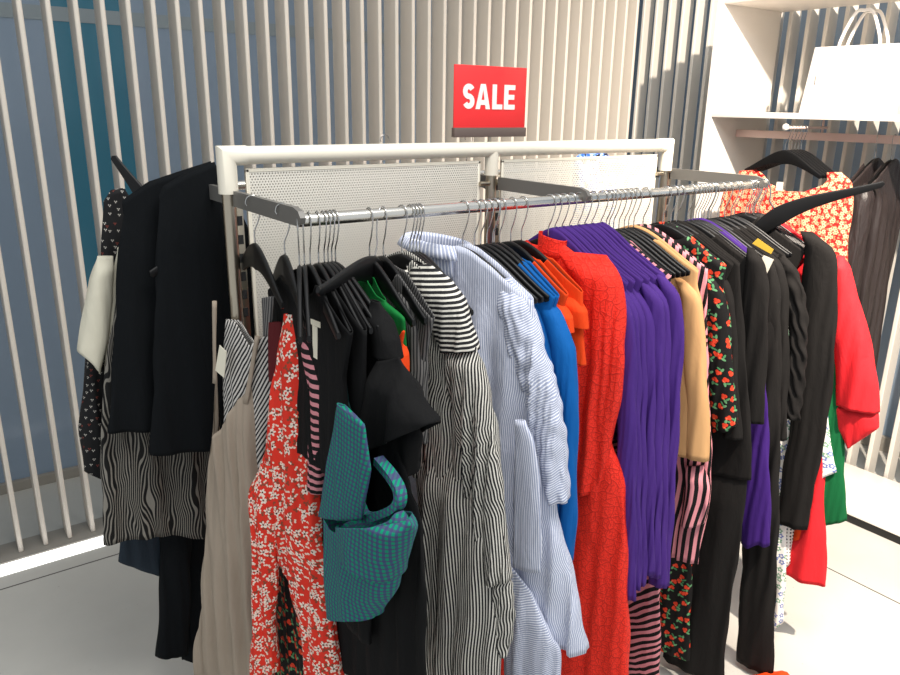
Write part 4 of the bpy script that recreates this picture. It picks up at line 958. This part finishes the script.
for i, (hp, ne, fa, lab) in enumerate(((( 881, 125), [(868, 168), (848, 186), (836, 208), (834, 260), (846, 330), (868, 396)], [(900, 175), (906, 240), (906, 300), (906, 385)], 'graphite satin jacket, left of the two under the cabinet shelf'),
      ((897, 125), [(888, 165), (880, 190), (874, 240), (868, 300), (864, 350), (872, 384)], [(915, 175), (930, 240), (935, 300), (935, 375)], 'graphite satin jacket, right of the two at the photo edge'))):
    yj = on_axis(*hp, 0, RX)[1]; fj = Fr(RX, yj, RZC + .008, math.radians(180 + 3))
    hanger(fj, 'black hanger holding the ' + ('left' if i == 0 else 'right') + ' graphite jacket', 'hangers on the cabinet rail')
    g = garment('satin_jacket', fj, lab, 'jacket', 'graphite jackets')
    N_ = fj.L(ne); Fa_ = fj.L(fa)
    N_ = [(min(max(p[0], .1), .34), p[1]) for p in N_]; zb = N_[-1][1]
    part('body', shell([(.19, TIPZ)] + [p for p in N_ if p[1] < TIPZ - .03], [(-.2, TIPZ), (-.2, -.5), (-.2, zb)], (.016, .04, .06), (.07, .06, 0), folds=.016, lam=.06, seed=92 + i), M['graphite'], g)
    e = [(.2, TIPZ), (.24, TIPZ - .05), (.26, -.5), (.25, zb + .06)]
    part('sleeve', shell(e, shrink(e, [.04, .1, .12, .13]), (.02, .045, .05), folds=.012, lam=.05, seed=95 + i, N=48, Mr=50, bz=.06, w0=-.02), M['graphite'], g)

g = None
c0 = on_axis(772, 690, 2, .02)
bm = bmesh.new(); bmesh.ops.create_uvsphere(bm, u_segments=40, v_segments=20, radius=1)
for v in bm.verts:
    a = math.atan2(v.co.y, v.co.x); rr_ = 1 + .12 * math.sin(3 * a + 1) + .05 * math.sin(9 * a)
    v.co = Vector((v.co.x * .12 * rr_, v.co.y * .10 * rr_, max(v.co.z, -.2) * (.04 + .008 * math.sin(7 * a)) + .008))
me = bm_done(bm, 'all'); o = link('fallen_scarf', me, M['orange'], None, label='orange cloth heap lying on the floor at the bottom edge', cat='scarf'); o.location = (c0[0], c0[1], .001)
# ---------------------------------------------------------------- lights
def spot(name, loc, tgt, power, size, blend=.4, rad=.05, colr=(1, .86, .72)):
    l = bpy.data.lights.new(name, 'SPOT'); l.energy = power; l.spot_size = math.radians(size); l.spot_blend = blend; l.shadow_soft_size = rad; l.color = colr
    o = bpy.data.objects.new(name, l); o.location = loc; o.rotation_euler = (Vector(tgt) - Vector(loc)).to_track_quat('-Z', 'Y').to_euler(); col.objects.link(o)
def area(name, loc, tgt, power, sx_, sy_, colr=(1, 1, 1)):
    l = bpy.data.lights.new(name, 'AREA'); l.shape = 'RECTANGLE'; l.size = sx_; l.size_y = sy_; l.energy = power; l.color = colr
    o = bpy.data.objects.new(name, l); o.location = loc; o.rotation_euler = (Vector(tgt) - Vector(loc)).to_track_quat('-Z', 'Y').to_euler(); col.objects.link(o)
spot('ceiling_spot', (1.67 * K, 0.0, H + 1.35 * K), (4.6, 1.5, 1.4), 1500, 104, .75, .04)
spot('wall_spot', (.2, 1.0, 4.2), (3.3, 3.7, 2.0), 90, 58, .9, .06, (1, .88, .74))
area('overhead_fill', (1.1, .5, 4.2), (1.5, 1.6, 0), 110, 2.0, 1.2, (1, .97, .92))  # soft fill light added overhead to brighten the middle of the rail
w = bpy.data.worlds.new('world'); sc.world = w; w.use_nodes = True
w.node_tree.nodes['Background'].inputs[0].default_value = (.82, .86, .9, 1); w.node_tree.nodes['Background'].inputs[1].default_value = .85
sc.view_settings.view_transform = 'Standard'; sc.view_settings.look = 'None'; sc.view_settings.gamma = 1; sc.view_settings.exposure = 0.

# ---------------------------------------------------------------- bring the whole place to metres
SCALE = .85
bpy.context.view_layer.update()
for o in list(sc.objects):
    if o.parent is None:
        o.location = Vector(o.location) * SCALE
        if o.type in ('MESH', 'EMPTY'): o.scale = Vector(o.scale) * SCALE
        elif o.type == 'LIGHT':
            o.data.energy *= SCALE ** 2
            if o.data.type == 'AREA': o.data.size *= SCALE; o.data.size_y *= SCALE
            else: o.data.shadow_soft_size *= SCALE
cam.data.clip_start = .02
